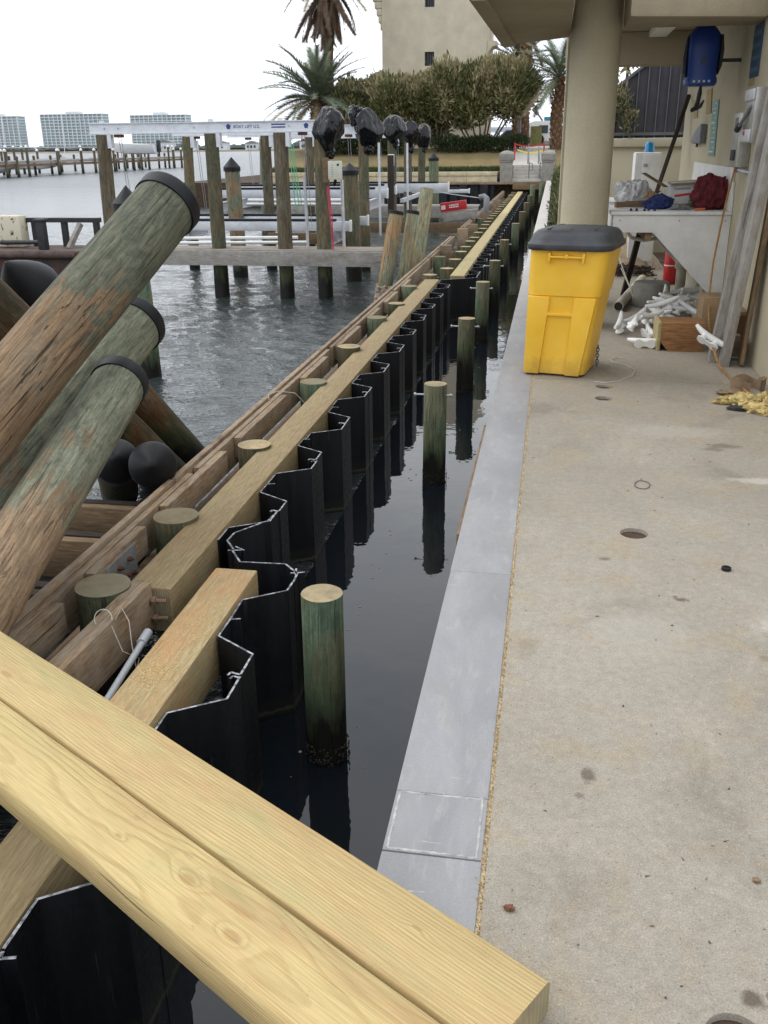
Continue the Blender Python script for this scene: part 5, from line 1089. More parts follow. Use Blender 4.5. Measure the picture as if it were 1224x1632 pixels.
# hedge between kerb and column
for k in range(9):
    yy = 14.9 + k * 3.6; bush('hedge_shrub', [((.42, yy, 1.58), (.44, 1.5, .44)), ((.40, yy + 1.2, 1.66), (.42, 1.3, .42))], [], ORD[k] + ' clipped green shrub along the kerb beyond the column', 40 + k, 15000, .085, .30, 'shrub', 'shrubs along the kerb', ('leaf_hedge', 'leaf_olive', 'leaf_hedge'))
bush('shrub', [((1.35, 15.4, 1.95), (.32, .3, .34))], [((1.35, 15.4, 1.26), (1.35, 15.4, 1.9), .03)], 'small green shrub at the garden wall behind the counter', 60, 22000, .07, .8, 'shrub', None, ('leaf_hedge', 'leaf_olive', 'leaf_hedge'))

def frond_mesh(L, droop, nl, lw, ll, mt, seed):
    rn = random.Random(seed); b = MB(); path = []
    for k in range(13):
        t = k / 12; path.append(Vector((L * (t - .12 * t * t), 0, -droop * L * t ** 2.1)))
    b.tube(path, [.035 * (1 - .8 * k / 12) for k in range(13)], 5)
    for k in range(nl):
        t = .12 + .86 * k / nl; f = t * 12; i = min(11, int(f)); p = path[i].lerp(path[i + 1], f - i); tg = (path[i + 1] - path[i]).normalized()
        for s in (-1, 1):
            d = (tg * (.75 + .5 * t) + Vector((0, s, .30 + rn.gauss(0, .12)))).normalized(); l = ll * (1 - .55 * abs(t - .42) * 1.6) * rn.uniform(.8, 1.15); e = p + d * l + Vector((0, 0, -.10 * l)); w = Vector((tg.x, 0, tg.z)) * lw
            b.add([p - w, p + w, e], [(0, 1, 2)])
    return b.mesh('frond', mt, recalc=False, sharp=180)
FM = {('g', k): frond_mesh(3.4, .18 + .12 * k, 46, .036, .60, 'frond_green', k) for k in range(3)}
FM.update({('t', k): frond_mesh(3.2, .30, 40, .034, .50, 'frond_tan', 10 + k) for k in range(2)}); FM.update({('d', k): frond_mesh(3.3, .45, 46, .05, .42, 'frond_dead', 20 + k) for k in range(2)})
def palm(x, y, z0, zc, rt_, n, lb, scale, seed, dead=0, tan=5, el=(-.5, 1.35), boots=True):
    rn = random.Random(seed); root = empty('palm_tree', (x, y, z0), lb, 'palm tree', 'palm trees'); q = MB()
    P = [(x + .08 * math.sin(k), y, z0 + (zc - z0) * k / 10) for k in range(11)]; q.tube(P, [rt_ * (1.15 - .2 * k / 10) for k in range(11)], 14); put('trunk', q.mesh('trunk', 'palm_bark'), root)
    if boots:
        q = MB(); nb = int((zc - z0) * 26)
        for k in range(nb):
            zz_ = z0 + (zc - z0) * k / nb; a = k * 2.4; dv = Vector((math.cos(a), math.sin(a), .35)); c = Vector((x, y, zz_)) + Vector((math.cos(a), math.sin(a), 0)) * rt_ * .92
            q.cyl(c, c + dv * rt_ * .42 + Vector((0, 0, .06)), rt_ * .34, rt_ * .16, 5)
        put('leaf_bases', q.mesh('leaf_bases', 'palm_boot', sharp=20), root)
    for k in range(n):
        a = k * 2.399 + rn.uniform(-.2, .2); t = k / max(1, n - 1); e = el[1] + (el[0] - el[1]) * t + rn.uniform(-.12, .12); kd = 'g'
        if k >= n - tan: kd = 't'
        m_ = FM[(kd, rn.randrange(3 if kd == 'g' else 2))]
        put('frond', m_, root, Matrix.Translation((x, y, zc)) @ Matrix.Rotation(a, 4, 'Z') @ Matrix.Rotation(-e, 4, 'Y') @ Matrix.Rotation(rn.uniform(-.5, .5), 4, 'X') @ Matrix.Scale(scale * rn.uniform(.85, 1.08), 4))
    for k in range(dead):
        a = k * 2.399; e = -.85 + rn.uniform(-.42, .35); put('dead_frond', FM[('d', k % 2)], root, Matrix.Translation((x, y, zc - .3 - .5 * rn.random())) @ Matrix.Rotation(a, 4, 'Z') @ Matrix.Rotation(-e, 4, 'Y') @ Matrix.Rotation(rn.uniform(-.8, .8), 4, 'X') @ Matrix.Scale(scale * rn.uniform(.75, 1.0), 4))
palm(-13.75, 57.2, 2.4, 5.5, .34, 66, 'short bushy date palm left of the bushes', 1.12, 1, 0, 14)
palm(-13.85, 61.0, 2.6, 12.3, .30, 30, 'tall palm with dead hanging fronds cut by the top of the picture', 1.1, 2, 44, 4, boots=False)
palm(.02, 56.5, 2.5, 6.35, .29, 36, 'date palm with rough trunk beside the column', .95, 3, 0, 5)
palm(-2.6, 67.0, 2.6, 8.0, .26, 30, 'palm behind the right bush', 1.0, 4, 4, 6)
palm(-2.05, 63.0, 2.6, 9.8, .30, 26, 'slim palm trunk with its crown hidden by the overhang, right of the bushes', .7, 5, 4, 4, el=(.2, 1.3))
lp = empty('lamp_post', (-2.15, 60, 2.6), 'grey box-headed lamp post rising behind the right bush', 'lamp post')
q = MB(); q.cyl((-2.15, 60, 2.6), (-2.15, 60, 6.0), .09, n=10); put('post', q.mesh('post', 'slate'), lp); boxobj('lamp_head', -2.45, -1.85, 59.7, 60.3, 5.6, 7.3, 'slate', lp, .03)
for k in range(3): boxobj('louvre', -2.40, -1.90, 59.66, 59.695, 6.0 + k * .35, 6.2 + k * .35, 'galv', lp, 0)
# white picket fence seen between the bushes
pf = empty('picket_fence', (-6.8, 60.5, 2.8), 'white picket railing glimpsed between the two bushes', 'fence')
for k in range(12): q = MB(); q.cyl((-7.6 + k * .16, 60.5, 2.7), (-7.6 + k * .16, 60.5, 4.3), .025, n=6); put('picket', q.mesh('picket', 'white_paint'), pf)
for z in (2.9, 4.25): b = MB().box(-7.7, -5.7, 60.47, 60.53, z, z + .05); put('rail', b.mesh('rail', 'white_paint'), pf)
# white truck with blue canopy parked beyond the steps
tk = empty('parked_truck', (-.2, 74, 2.9), 'white truck with blue canopy parked beyond the steps', 'truck')
b = MB(); b.prism([(-2.0, 3.2), (3.2, 3.2), (3.2, 4.35), (1.2, 4.55), (-1.6, 4.55), (-2.0, 4.4)], 'y', 73.2, 75.2); put('body', b.mesh('body', 'boat_white', .06), tk)
for k, x in enumerate((-1.2, -.35, .6)): boxobj('window', x, x + .62, 73.14, 73.19, 3.72, 4.25, 'glass_dark', tk, 0)
for x in (-1.2, 2.2):
    q = MB(); q.cyl((x, 73.1, 3.28), (x, 73.35, 3.28), .38, n=20); wv = put('wheel', q.mesh('wheel', 'rubber'), tk); q = MB(); q.cyl((x, 73.06, 3.28), (x, 73.1, 3.28), .2, n=14); put('rim', q.mesh('rim', 'galv'), wv)
boxobj('canopy', -.9, 3.0, 73.3, 75.1, 4.56, 4.82, 'truck_blue', tk, .05)
q = MB(); q.cyl((-1.0, 74, 4.55), (-1.5, 74, 5.2), .07, n=8); q.cyl((-1.35, 74, 5.0), (-1.75, 74, 5.4), .13, n=8); q.cyl((.2, 74, 4.8), (.0, 74, 5.35), .05, n=8); put('spot_lamp', q.mesh('spot_lamp', 'slate'), tk)
boxobj('utility_box', -1.75, -.98, 70.5, 71.1, 2.85, 4.15, 'leaf_olive', None, .02, label='olive green utility box in front of the parked truck', cat='utility box')
cr_ = empty('parked_car', (-2.9, 72, 2.9), 'dark grey car parked left of the olive utility box', 'car')
b = MB(); b.prism([(-4.2, 3.05), (-1.75, 3.05), (-1.75, 3.45), (-2.1, 3.6), (-2.4, 3.95), (-3.5, 3.95), (-3.9, 3.6), (-4.2, 3.5)], 'y', 71.4, 73.0); put('body', b.mesh('body', 'slate', .06), cr_)
b = MB().prism([(-2.2, 3.6), (-2.45, 3.88), (-3.4, 3.88), (-3.75, 3.6)], 'y', 71.34, 71.38); put('window', b.mesh('window', 'glass_dark'), cr_)
for x in (-3.75, -2.2): q = MB(); q.cyl((x, 71.32, 3.08), (x, 71.6, 3.08), .27, n=16); put('wheel', q.mesh('wheel', 'rubber'), cr_)

# ================================================================== THE BUILDING ON THE RIGHT
bd = empty('stucco_building', (2.5, 9, Z0), 'cream stucco building with a round column and low overhang on the right', 'building')
b = MB().box(1.6, 6.5, 5.0, 13.2, 1.262, 4.2); put('wall', b.mesh('wall', 'stucco', 0), bd)
b = MB(); b.prism([(-.64, 6.9), (.083, 6.9), (.083, 9.66), (-.58, 10.31)], 'z', 3.82, 4.6); put('soffit', b.mesh('soffit', 'stucco_shaded', .02), bd)
b = MB(); b.prism([(.518, 8.30), (1.598, 8.58), (1.598, 9.1), (.518, 9.1)], 'z', 3.82, 4.202); put('beam', b.mesh('beam', 'stucco_shaded', .03), bd)
b = MB(); b.prism([(-.60, 6.95), (-.50, 6.95), (-.43, 10.05), (-.55, 10.2)], 'z', 3.795, 3.819); put('drip_strip', b.mesh('drip_strip', 'stucco_shaded', .006), bd)
b = MB(); b.prism([(.072, 8.31), (.43, 8.31), (1.598, 8.6), (6.5, 8.6), (6.5, 13.6), (.072, 13.6)], 'z', 4.203, 4.6); put('ceiling', b.mesh('ceiling', 'stucco_shaded'), bd)
b = MB().box(.075, 6.5, 13.2, 13.58, 3.83, 4.2); put('beam', b.mesh('beam', 'stucco_shaded', .012), bd)
q = MB(); q.lathe([(.222, 0), (.222, .01), (.216, .03), (.216, 2.925)], (.300, 9.2, Z0), 56); put('column', q.mesh('column', 'stucco', sharp=60), bd)
b = MB().box(.068, .42, 10.35, 10.75, Z0, 4.2); put('pier', b.mesh('pier', 'stucco', .015), bd)
lt = boxobj('ceiling_light', 1.06, 1.27, 12.05, 13.05, 4.12, 4.2, 'diffuser', bd, .01)
# garden wall with dark screened fence
gw = empty('garden_wall', (2, 16, Z0), 'low cream garden wall topped by a dark screened fence behind the counter', 'wall')
boxobj('wall', .72, 4.5, 16.0, 16.25, 1.26, 2.86, 'stucco', gw, .01); boxobj('coping', .68, 4.5, 15.94, 16.31, 2.862, 2.99, 'stucco', gw, .02)
zf = lambda x: 3.71 + (x - .9) * .76
b = MB(); b.prism([(.70, 2.992), (3.2, 2.992), (3.2, zf(3.2)), (.70, zf(.70))], 'y', 16.10, 16.12); put('screen', b.mesh('screen', 'fence_dark'), gw)
for k in range(16): x = .74 + k * .155; b = MB().box(x - .007, x + .007, 16.06, 16.098, 2.992, zf(x)); put('batten', b.mesh('batten', 'fence_line'), gw)
b = MB(); b.prism([(.70, zf(.7)), (3.2, zf(3.2)), (3.2, zf(3.2) + .05), (.7, zf(.7) + .05)], 'y', 16.05, 16.15); put('top_rail', b.mesh('top_rail', 'fence_line'), gw); b = MB().box(.7, 3.2, 16.05, 16.15, 3.03, 3.075); put('bottom_rail', b.mesh('bottom_rail', 'fence_line'), gw)
bush('climbing_plant', [((.98, 15.9, 3.45), (.16, .1, .28)), ((1.12, 15.88, 3.2), (.12, .08, .2)), ((.9, 15.9, 3.6), (.12, .08, .2))], [((1.15, 15.93, 2.99), (.95, 15.95, 3.6), .012)], 'sparse climbing plant on the dark fence beside the column', 61, 9000, .075, .25, 'plant', None, ('leaf_hedge', 'leaf_tan', 'leaf_olive'))
bush('tree_foliage', [((1.1, 18.6, 4.5), (.9, .5, .45))], [((1.3, 18.6, 1.3), (1.2, 18.6, 4.2), .05)], 'dry brown tree crown above the dark fence', 62, 3000, .16, -.5, 'tree', None, ('leaf_olive', 'leaf_tan', 'frond_tan'))

# ================================================================== FISH-CLEANING COUNTER AND THE CLUTTER ROUND IT
ct = empty('cleaning_counter', (1.1, 10, Z0), 'white wall-mounted cleaning counter with triangular bracket panels', 'counter')
boxobj('counter_top', .535, 1.597, 9.11, 11.65, 2.300, 2.330, 'white_paint', ct, .006)
pp = [(.56, 2.298), (1.596, 2.298), (1.596, 1.50), (1.47, 1.60), (.925, 2.145), (.56, 2.145)]
b = MB().prism(pp, 'y', 9.13, 9.15); put('bracket_panel', b.mesh('bracket_panel', 'white_paint', .003), ct); b = MB().prism(pp, 'y', 11.55, 11.57); put('bracket_panel', b.mesh('bracket_panel', 'white_paint', .003), ct)
boxobj('skirt', .56, .58, 9.152, 11.548, 2.145, 2.298, 'white_paint', ct, .002)
b = MB(); b.prism([(9.12, 2.331), (9.12, 2.46), (9.14, 2.47), (9.14, 2.58), (9.20, 2.59), (9.20, 2.70), (11.75, 2.71), (11.75, 2.60), (11.80, 2.55), (11.80, 2.331)], 'x', 1.575, 1.597); put('splash_board', b.mesh('splash_board', 'white_paint', .003), ct)
for (x, z) in ((.62, 2.25), (1.15, 2.25), (1.55, 2.25), (.62, 2.17), (1.05, 1.98)): q = MB(); q.cyl((x, 9.131, z), (x, 9.126, z), .006, n=8); put('screw', q.mesh('screw', 'wire'), ct)
boxobj('support_batten', .86, .92, 9.152, 11.5, 2.07, 2.14, 'brown_timber', ct, .004)
q = MB(); q.cyl((.66, 9.3, 2.13), (.66, 9.32, 2.08), .012, n=8); q.tube([(.72, 9.6, 2.13), (.78, 9.7, 2.05), (.95, 10.2, 1.98), (1.3, 11, 1.95)], .018, 8); put('drain_hose', q.mesh('drain_hose', 'white_plastic'), ct)
q = MB(); q.cyl((1.45, 10.9, 1.28), (1.45, 10.9, 2.28), .055, n=16); q.cyl((1.45, 10.9, 1.62), (1.45, 10.9, 1.72), .075, n=16); q.cyl((1.53, 10.3, 1.28), (1.53, 10.3, 2.28), .04, n=14); q.cyl((1.54, 9.9, 1.28), (1.54, 9.9, 2.2), .028, n=12); q.cyl((1.49, 9.75, 1.28), (1.49, 9.75, 1.45), .045, n=12)
put('drain_pipes', q.mesh('drain_pipes', 'pvc_beige'), ct)
timber('prop_board', (.86, 11.2, 1.28), (.98, 11.0, 2.06), .07, .03, 'dark_timber', ct)

blob('plastic_bag', (.80, 9.95, 2.42), (.20, .16, .19), 'film', None, 5, .2, 1.6, 5, 8, -.088, 0, 60, .03, .24, label='crumpled clear plastic bag on the left end of the counter', cat='plastic bag')
timber('wood_scrap', (.60, 9.62, 2.385), (.93, 9.72, 2.40), .06, .05, 'brown_timber', label='brown wood scrap along the front left edge of the counter', cat='wood scrap')
timber('wood_scrap', (1.16, 9.5, 2.375), (1.36, 9.62, 2.375), .05, .03, 'brown_timber', label='short thin wood scrap in front of the white box', cat='wood scrap')
blob('blue_cloth', (.99, 9.50, 2.375), (.115, .10, .075), 'blue_cloth', None, 5, .3, 1.8, 3, 0, -.042, 0, 60, .0, .28, label='dark blue cloth heaped at the counter front', cat='cloth')
gl = empty('work_glove', (.93, 9.66, 2.42), 'tan leather work glove lying against the clear bag', 'glove')
blob('palm', (.93, 9.66, 2.43), (.06, .05, .05), 'tan_cloth', gl, 3, .3, 2, 1)
for k in range(4): q = MB(); q.tube([(.90 + k * .025, 9.63, 2.45), (.88 + k * .03, 9.60, 2.48 - .01 * k), (.885 + k * .032, 9.585, 2.44 - .01 * k)], [.017, .016, .012], 7); put('finger', q.mesh('finger', 'tan_cloth'), gl)
wb = empty('carton', (1.25, 9.9, 2.33), 'white cardboard carton printed Contractor Pack on the counter', 'box')
Mw = Matrix.Translation((1.255, 9.86, 2.331)) @ Matrix.Rotation(math.radians(10), 4, 'Z') @ Matrix.Rotation(math.radians(-3), 4, 'Y')
b = MB().box(-.155, .155, -.12, .12, 0, .235); put('carton_body', b.mesh('carton_body', 'white_card', .003), wb, Mw)
text('lettering', 'Contractor Pack', 'lettering_black', .036, Mw @ Matrix(((1, 0, 0, -.125), (0, 0, -1, -.1225), (0, 1, 0, .165), (0, 0, 0, 1))), wb)
b = MB().box(.02, .13, -.1235, -.1205, .01, .07); put('green_print', b.mesh('green_print', plain('green_print', (.08, .34, .16), .7)), wb, Mw)
b = MB().box(-.165, .17, -.13, .0, .236, .242); put('flap', b.mesh('flap', 'cardboard'), wb, Mw @ Matrix.Rotation(math.radians(8), 4, 'X')); b = MB().box(-.24, -.157, -.12, .12, .05, .056); put('flap', b.mesh('flap', 'cardboard'), wb, Mw @ Matrix.Rotation(.05, 4, 'Y'))
timber('cardboard_strip', (.86, 9.85, 2.645), (1.07, 9.72, 2.52), .09, .006, 'brown_timber', label='curled brown cardboard strip sticking up above the clear bag', cat='cardboard')
q = MB(); q.cyl((1.13, 9.52, 2.445), (1.33, 9.5, 2.475), .011, n=8); put('red_pencil', q.mesh('red_pencil', 'red'), label='red carpenter pencil across the white carton', cat='pencil')
blob('red_cloth', (1.44, 9.42, 2.47), (.155, .15, .155), 'red_cloth', None, 5, .22, 1.5, 8, 0, -.138, .4, 60, .03, .26, label='dark red sweatshirt heaped at the right end of the counter', cat='cloth')
for k, (x, yy) in enumerate(((.72, 9.20), (.77, 9.22), (.84, 9.19), (.93, 9.2), (.88, 9.24))): q = MB(); q.lathe([(.014, 0), (.012, .012), (.008, .02), (.003, .022)], (x, yy, 2.331), 8); put('nut', q.mesh('nut', 'blue_cloth'), label='small dark nut lying along the counter front edge', cat='nut', group='small nuts on the counter edge')
blob('tool_pile', (1.16, 9.36, 2.345), (.10, .06, .03), 'slate', None, 3, .5, 3, 4, 8, -.014, 0, 25, label='small grey tools heaped in front of the white carton', cat='tools')
q = MB(); q.cyl((1.29, 9.24, 2.343), (1.38, 9.26, 2.343), .011, n=8); put('orange_tube', q.mesh('orange_tube', plain('orange_plastic', (.55, .12, .03), .5)), label='small orange tube below the red cloth', cat='tube')
timber('leaning_stick', (1.10, 11.75, 2.05), (1.56, 12.7, 3.46), .042, .035, 'dark_timber', label='dark brown stick leaning on the end of the wall behind the counter', cat='stick')

# fixtures on the wall
hr = empty('hose_reel', (1.27, 9.6, 3.38), 'blue plastic reel hanging from the ceiling with a dark hook below', 'reel')
b = MB(); rings = []
for (z, w, d) in ((3.385, .125, .10), (3.40, .140, .12), (3.44, .143, .125), (3.46, .132, .12), (3.70, .140, .125), (3.80, .138, .12), (3.85, .10, .10), (3.90, .045, .05), (3.93, .035, .04)):
    rings.append([(1.262 + w * c_, 9.6 + d * s_, z) for c_, s_ in [(math.copysign(abs(math.cos(a)) ** .55, math.cos(a)), math.copysign(abs(math.sin(a)) ** .55, math.sin(a))) for a in [k * PI / 12 for k in range(24)]]])
b.loft(rings); put('housing', b.mesh('housing', 'blue', sharp=35), hr)
b = MB(); b.prism([(1.10, 3.50), (1.118, 3.46), (1.118, 3.80), (1.105, 3.76), (1.09, 3.62)], 'y', 9.53, 9.67); put('side_guard', b.mesh('side_guard', 'black_paint'), hr)
b = MB(); b.prism([(1.405, 3.48), (1.43, 3.55), (1.435, 3.68), (1.418, 3.8), (1.405, 3.80)], 'y', 9.53, 9.67); put('side_guard', b.mesh('side_guard', 'black_paint'), hr)
b = MB().box(1.23, 1.30, 9.57, 9.63, 3.93, 4.202); put('hanger', b.mesh('hanger', 'black_paint'), hr); b = MB().box(1.42, 1.60, 9.59, 9.61, 3.58, 3.61); put('wall_arm', b.mesh('wall_arm', 'black_paint'), hr)
b = MB()
for k in range(4): b.box(1.185 + k * .043, 1.205 + k * .043, 9.473, 9.478, 3.412, 3.430)
put('lettering', b.mesh('lettering', 'sign_mark'), hr)
b = MB().box(1.235, 1.29, 9.474, 9.479, 3.56, 3.63); put('badge', b.mesh('badge', 'sign_navy'), hr)
q = MB(); q.tube([(1.275, 9.6, 3.385), (1.272, 9.6, 3.33), (1.262, 9.6, 3.24)], [.012, .02, .02], 8); q.tube([(1.262, 9.6, 3.25), (1.245, 9.59, 3.20), (1.21, 9.58, 3.185), (1.205, 9.58, 3.19)], [.02, .022, .018, .008], 8); q.tube([(1.25, 9.6, 3.20), (1.29, 9.6, 3.22), (1.315, 9.6, 3.27)], [.02, .016, .008], 8); put('hook', q.mesh('hook', 'black_paint'), hr)
def wallplate(name, y0, y1, z0, z1, mt, lb, cat, lean=0.0, t=.012):
    b = MB(); b.prism([(y0, z0), (y1, z0), (y1 + lean, z1), (y0 + lean, z1)], 'x', 1.6 - t, 1.599); return put(name, b.mesh(name, mt), label=lb, cat=cat)
tr = wallplate('ruler_sign', 10.45, 10.83, 2.78, 3.31, 'sign_teal', 'tall narrow teal ruler sign with pale markings on the cream wall', 'sign', .10)
b = MB()
for k in range(11):
    z = 2.815 + k * .046; o = .10 * (z - 2.78) / .53; w = (.30, .12, .20)[k % 3]; b.box(1.585, 1.5875, 10.50 + o + (.0 if k % 2 else .06), 10.50 + o + w, z, z + (.006 if k % 2 else .016))
put('marking', b.mesh('marking', 'sign_mark'), tr)
ns = wallplate('wall_sign', 8.70, 9.06, 3.41, 3.81, 'sign_navy', 'dark navy striped sign high on the wall under the beam', 'sign')
b = MB()
for k in range(4): b.box(1.585, 1.5875, 8.73, 9.03, 3.45 + k * .09, 3.485 + k * .09)
put('stripe', b.mesh('stripe', 'sign_teal_b'), ns)
wallplate('tan_strip', 12.0, 12.35, 3.18, 3.38, 'tape_tan', 'short tan board on the wall left of the teal ruler', 'board', .1); wallplate('tan_strip', 11.0, 11.35, 3.20, 3.44, 'tape_tan', 'short tan board on the wall right above the teal ruler', 'board', .1); wallplate('tan_strip', 8.85, 9.05, 3.355, 3.40, 'tape_tan', 'small tan board directly below the navy sign', 'board')
sc_ = empty('wall_scoop', (1.58, 11.5, 2.9), 'grey fan-shaped scoop mounted on the wall above the counter', 'scoop')
b = MB(); b.prism([(11.18, 2.90), (11.30, 2.91), (11.75, 2.90), (11.92, 2.92), (11.80, 2.98), (11.55, 3.05), (11.25, 3.10), (11.18, 3.09)], 'x', 1.53, 1.598); put('scoop_body', b.mesh('scoop_body', 'slate', .012), sc_); q = MB(); q.cyl((1.565, 11.6, 2.90), (1.565, 11.6, 2.865), .012, n=8); put('spout', q.mesh('spout', 'black_paint'), sc_)
sbx = empty('electrical_box', (1.5, 9.55, 2.71), 'stainless steel electrical box above the right end of the counter', 'electrical box')
boxobj('box', 1.495, 1.598, 8.64, 8.98, 2.715, 3.135, 'steel_box', sbx, .006); boxobj('black_switch', 1.480, 1.494, 8.72, 8.88, 2.765, 2.85, 'black_paint', sbx, .004); boxobj('label_plate', 1.489, 1.494, 8.76, 8.86, 3.03, 3.10, 'slate', sbx, 0)
for z in (2.80, 2.98): q = MB(); q.cyl((1.545, 8.639, z), (1.545, 8.63, z), .020, n=12); put('knockout', q.mesh('knockout', 'alu_dark'), sbx)
q = MB(); q.cyl((1.54, 8.85, 2.715), (1.54, 8.85, 2.67), .018, n=10); q.tube([(1.54, 8.7, 2.69), (1.55, 8.5, 2.68), (1.592, 8.35, 2.67)], .018, 8); put('conduit', q.mesh('conduit', 'galv'), sbx)
dx = empty('disconnect_switch', (1.5, 8.7, 2.88), 'grey disconnect switch box with a lever beside the leaning planks', 'switch box')
boxobj('box', 1.49, 1.598, 8.10, 8.50, 2.90, 3.30, 'steel_box', dx, .008); boxobj('cover', 1.475, 1.489, 8.12, 8.48, 3.21, 3.29, 'alu', dx, .004); boxobj('cover', 1.475, 1.489, 8.12, 8.48, 2.91, 3.0, 'alu', dx, .004)
q = MB(); q.cyl((1.488, 8.22, 3.17), (1.455, 8.45, 3.03), .014, n=8); put('lever', q.mesh('lever', 'slate'), dx); q = MB(); q.cyl((1.455, 8.45, 3.035), (1.45, 8.51, 3.0), .024, n=10); put('lever_knob', q.mesh('lever_knob', 'black_paint'), dx); boxobj('red_tag', 1.47, 1.474, 8.3, 8.36, 2.96, 2.99, 'red', dx, 0)

# behind the counter: cabinet, cylinder, sand
cab = empty('white_cabinet', (1.2, 13.7, Z0), 'white metal cabinet with a blue beacon on top behind the counter', 'cabinet')
boxobj('body', 1.06, 1.40, 13.55, 13.95, Z0, 2.80, 'white_paint', cab, .02); boxobj('door', 1.16, 1.39, 13.53, 13.549, 1.4, 2.78, 'white_plastic', cab, .006); boxobj('latch', 1.165, 1.22, 13.515, 13.529, 2.62, 2.66, 'galv', cab, .003)
q = MB(); q.lathe([(.07, 0), (.07, .02), (.062, .04), (.06, .10), (.04, .125), (.01, .13)], (1.25, 13.75, 2.802), 18); put('beacon', q.mesh('beacon', 'blue_light'), cab)
gc = empty('red_cylinder', (1.48, 12.2, Z0), 'red gas cylinder standing under the counter', 'cylinder')
q = MB(); q.lathe([(.075, 0), (.082, .015), (.082, .40), (.06, .47), (.025, .50)], (1.49, 12.2, Z0 + .002), 24); put('cylinder_body', q.mesh('cylinder_body', 'red', sharp=50), gc); q = MB(); q.lathe([(.0835, .0), (.0835, .014)], (1.49, 12.2, Z0 + .22), 24); put('band', q.mesh('band', 'white_paint'), gc); boxobj('valve', 1.44, 1.54, 12.16, 12.24, Z0 + .50, Z0 + .62, 'black_paint', gc, .01)
def heap(name, c, rx, ry, h, mt, lb, seed, cat, rough=.25):
    b = MB(); n = 26; vs = [(c[0], c[1], c[2] + h)]; R = 9; fs = []
    for r in range(1, R + 1):
        for i in range(n):
            a = 2 * PI * i / n; t = r / R; k = 1 + .25 * mnoise.noise(Vector((math.cos(a) * 1.5, math.sin(a) * 1.5, seed))); zz_ = h * (1 - t) ** .8 * (1 + rough * mnoise.noise(Vector((math.cos(a) * t * 4, math.sin(a) * t * 4, seed + 5)))); vs.append((c[0] + rx * t * k * math.cos(a), c[1] + ry * t * k * math.sin(a), c[2] + max(zz_, 0) + (.0 if r < R else -.01)))
    fs += [(0, 1 + i, 1 + (i + 1) % n) for i in range(n)]
    for r in range(R - 1):
        for i in range(n): j = (i + 1) % n; fs.append((1 + r * n + i, 1 + (r + 1) * n + i, 1 + (r + 1) * n + j, 1 + r * n + j))
    return put(name, b.add(vs, fs).mesh(name, mt, recalc=False, sharp=60), label=lb, cat=cat)
heap('sand_heap', (1.0, 14.0, Z0), .62, .55, .52, 'sand_pile', 'tan sand heap between the yellow bin and the cabinet', 3, 'sand heap', .5)
b = MB(); rn = random.Random(14)
for k in range(520):
    x = rn.uniform(.45, 1.35); yy = rn.gauss(13.2, .22); L = rn.uniform(.03, .12); a = rn.random() * 3.14; q = rn.uniform(.008, .02); zb = Z0 + rn.random() * .10 * (1 - abs(x - .85))
    b.cyl((x, yy, zb + q), (x + L * math.cos(a), yy + L * math.sin(a), zb + q + rn.uniform(-.01, .03)), q, q * .5, 5)
put('bark_mulch', b.mesh('bark_mulch', plain('dark_mulch', (.042, .024, .015), .95, 0, .6, 20), recalc=False), label='dark brown bark debris spread in front of the sand heap', cat='debris', kind='stuff')
sk = empty('slatted_panel', (.8, 14.9, 1.75), 'white slatted panel lying behind the sand heap', 'panel')
boxobj('panel', .55, 1.05, 14.62, 15.1, 1.70, 1.80, 'white_plastic', sk, .01)
for k in range(6): boxobj('slat', .58 + k * .075, .625 + k * .075, 14.64, 15.08, 1.802, 1.815, 'white_paint', sk, 0)
boxobj('crate', .55, 1.05, 14.62, 15.1, 1.262, 1.698, 'dark_timber', None, .01, label='dark crate under the white slatted panel behind the sand heap', cat='crate')
q = MB(); q.tube([(.86, 12.9, 1.29), (.865, 12.9, 1.6), (.85, 12.9, 1.68), (.83, 12.88, 1.70)], .018, 8); put('white_standpipe', q.mesh('white_standpipe', 'white_plastic'), label='thin white bent standpipe in front of the sand heap', cat='pipe')
q = MB(); q.tube([(.93, 10.4, 1.29), (.90, 10.6, 1.42), (.82, 11.2, 1.62), (.80, 11.5, 1.70), (.82, 11.7, 1.72)], .005, 5); q.tube([(.95, 10.42, 1.29), (.91, 10.7, 1.40), (.82, 11.2, 1.58)], .005, 5); put('white_cable', q.mesh('white_cable', 'twine'), label='thin white cables arching up beside the beige pipe', cat='cable')
# floor: pipes, concrete plug, cleats, blocks
q = MB(); P0, P1 = Vector((.735, 10.0, 1.335)), Vector((1.16, 12.2, 1.335)); q.cyl(P0, P1, .052, n=20); pb_ = put('beige_pipe', q.mesh('beige_pipe', 'pvc_beige'), label='length of beige plastic pipe lying on the paving', cat='pipe')
d = (P0 - P1).normalized(); q = MB(); q.cyl(P0 + d * .001, P0 + d * .003, .043, n=20); put('bore_shade', q.mesh('bore_shade', 'dark_timber'), pb_)  # dark disc on the solid pipe end, painting the shade inside it
q = MB(); q.lathe([(.185, 0), (.192, .012), (.190, .235), (.178, .25)], (1.10, 10.45, Z0 + .002), 40); put('concrete_plug', q.mesh('concrete_plug', 'conc_grey', sharp=40), label='round grey concrete plug standing on the paving', cat='concrete plug')
q = MB(); q.cyl((1.34, 10.75, 1.335), (1.56, 11.15, 1.335), .052, n=18); dp = put('dark_pipe', q.mesh('dark_pipe', 'slate'), label='short dark grey pipe behind the concrete plug', cat='pipe')
q = MB(); q.cyl((1.3385, 10.747, 1.335), (1.3395, 10.749, 1.335), .04, n=18); put('bore_shade', q.mesh('bore_shade', 'black_paint'), dp)  # black disc stands in for the shadowed hollow of the pipe
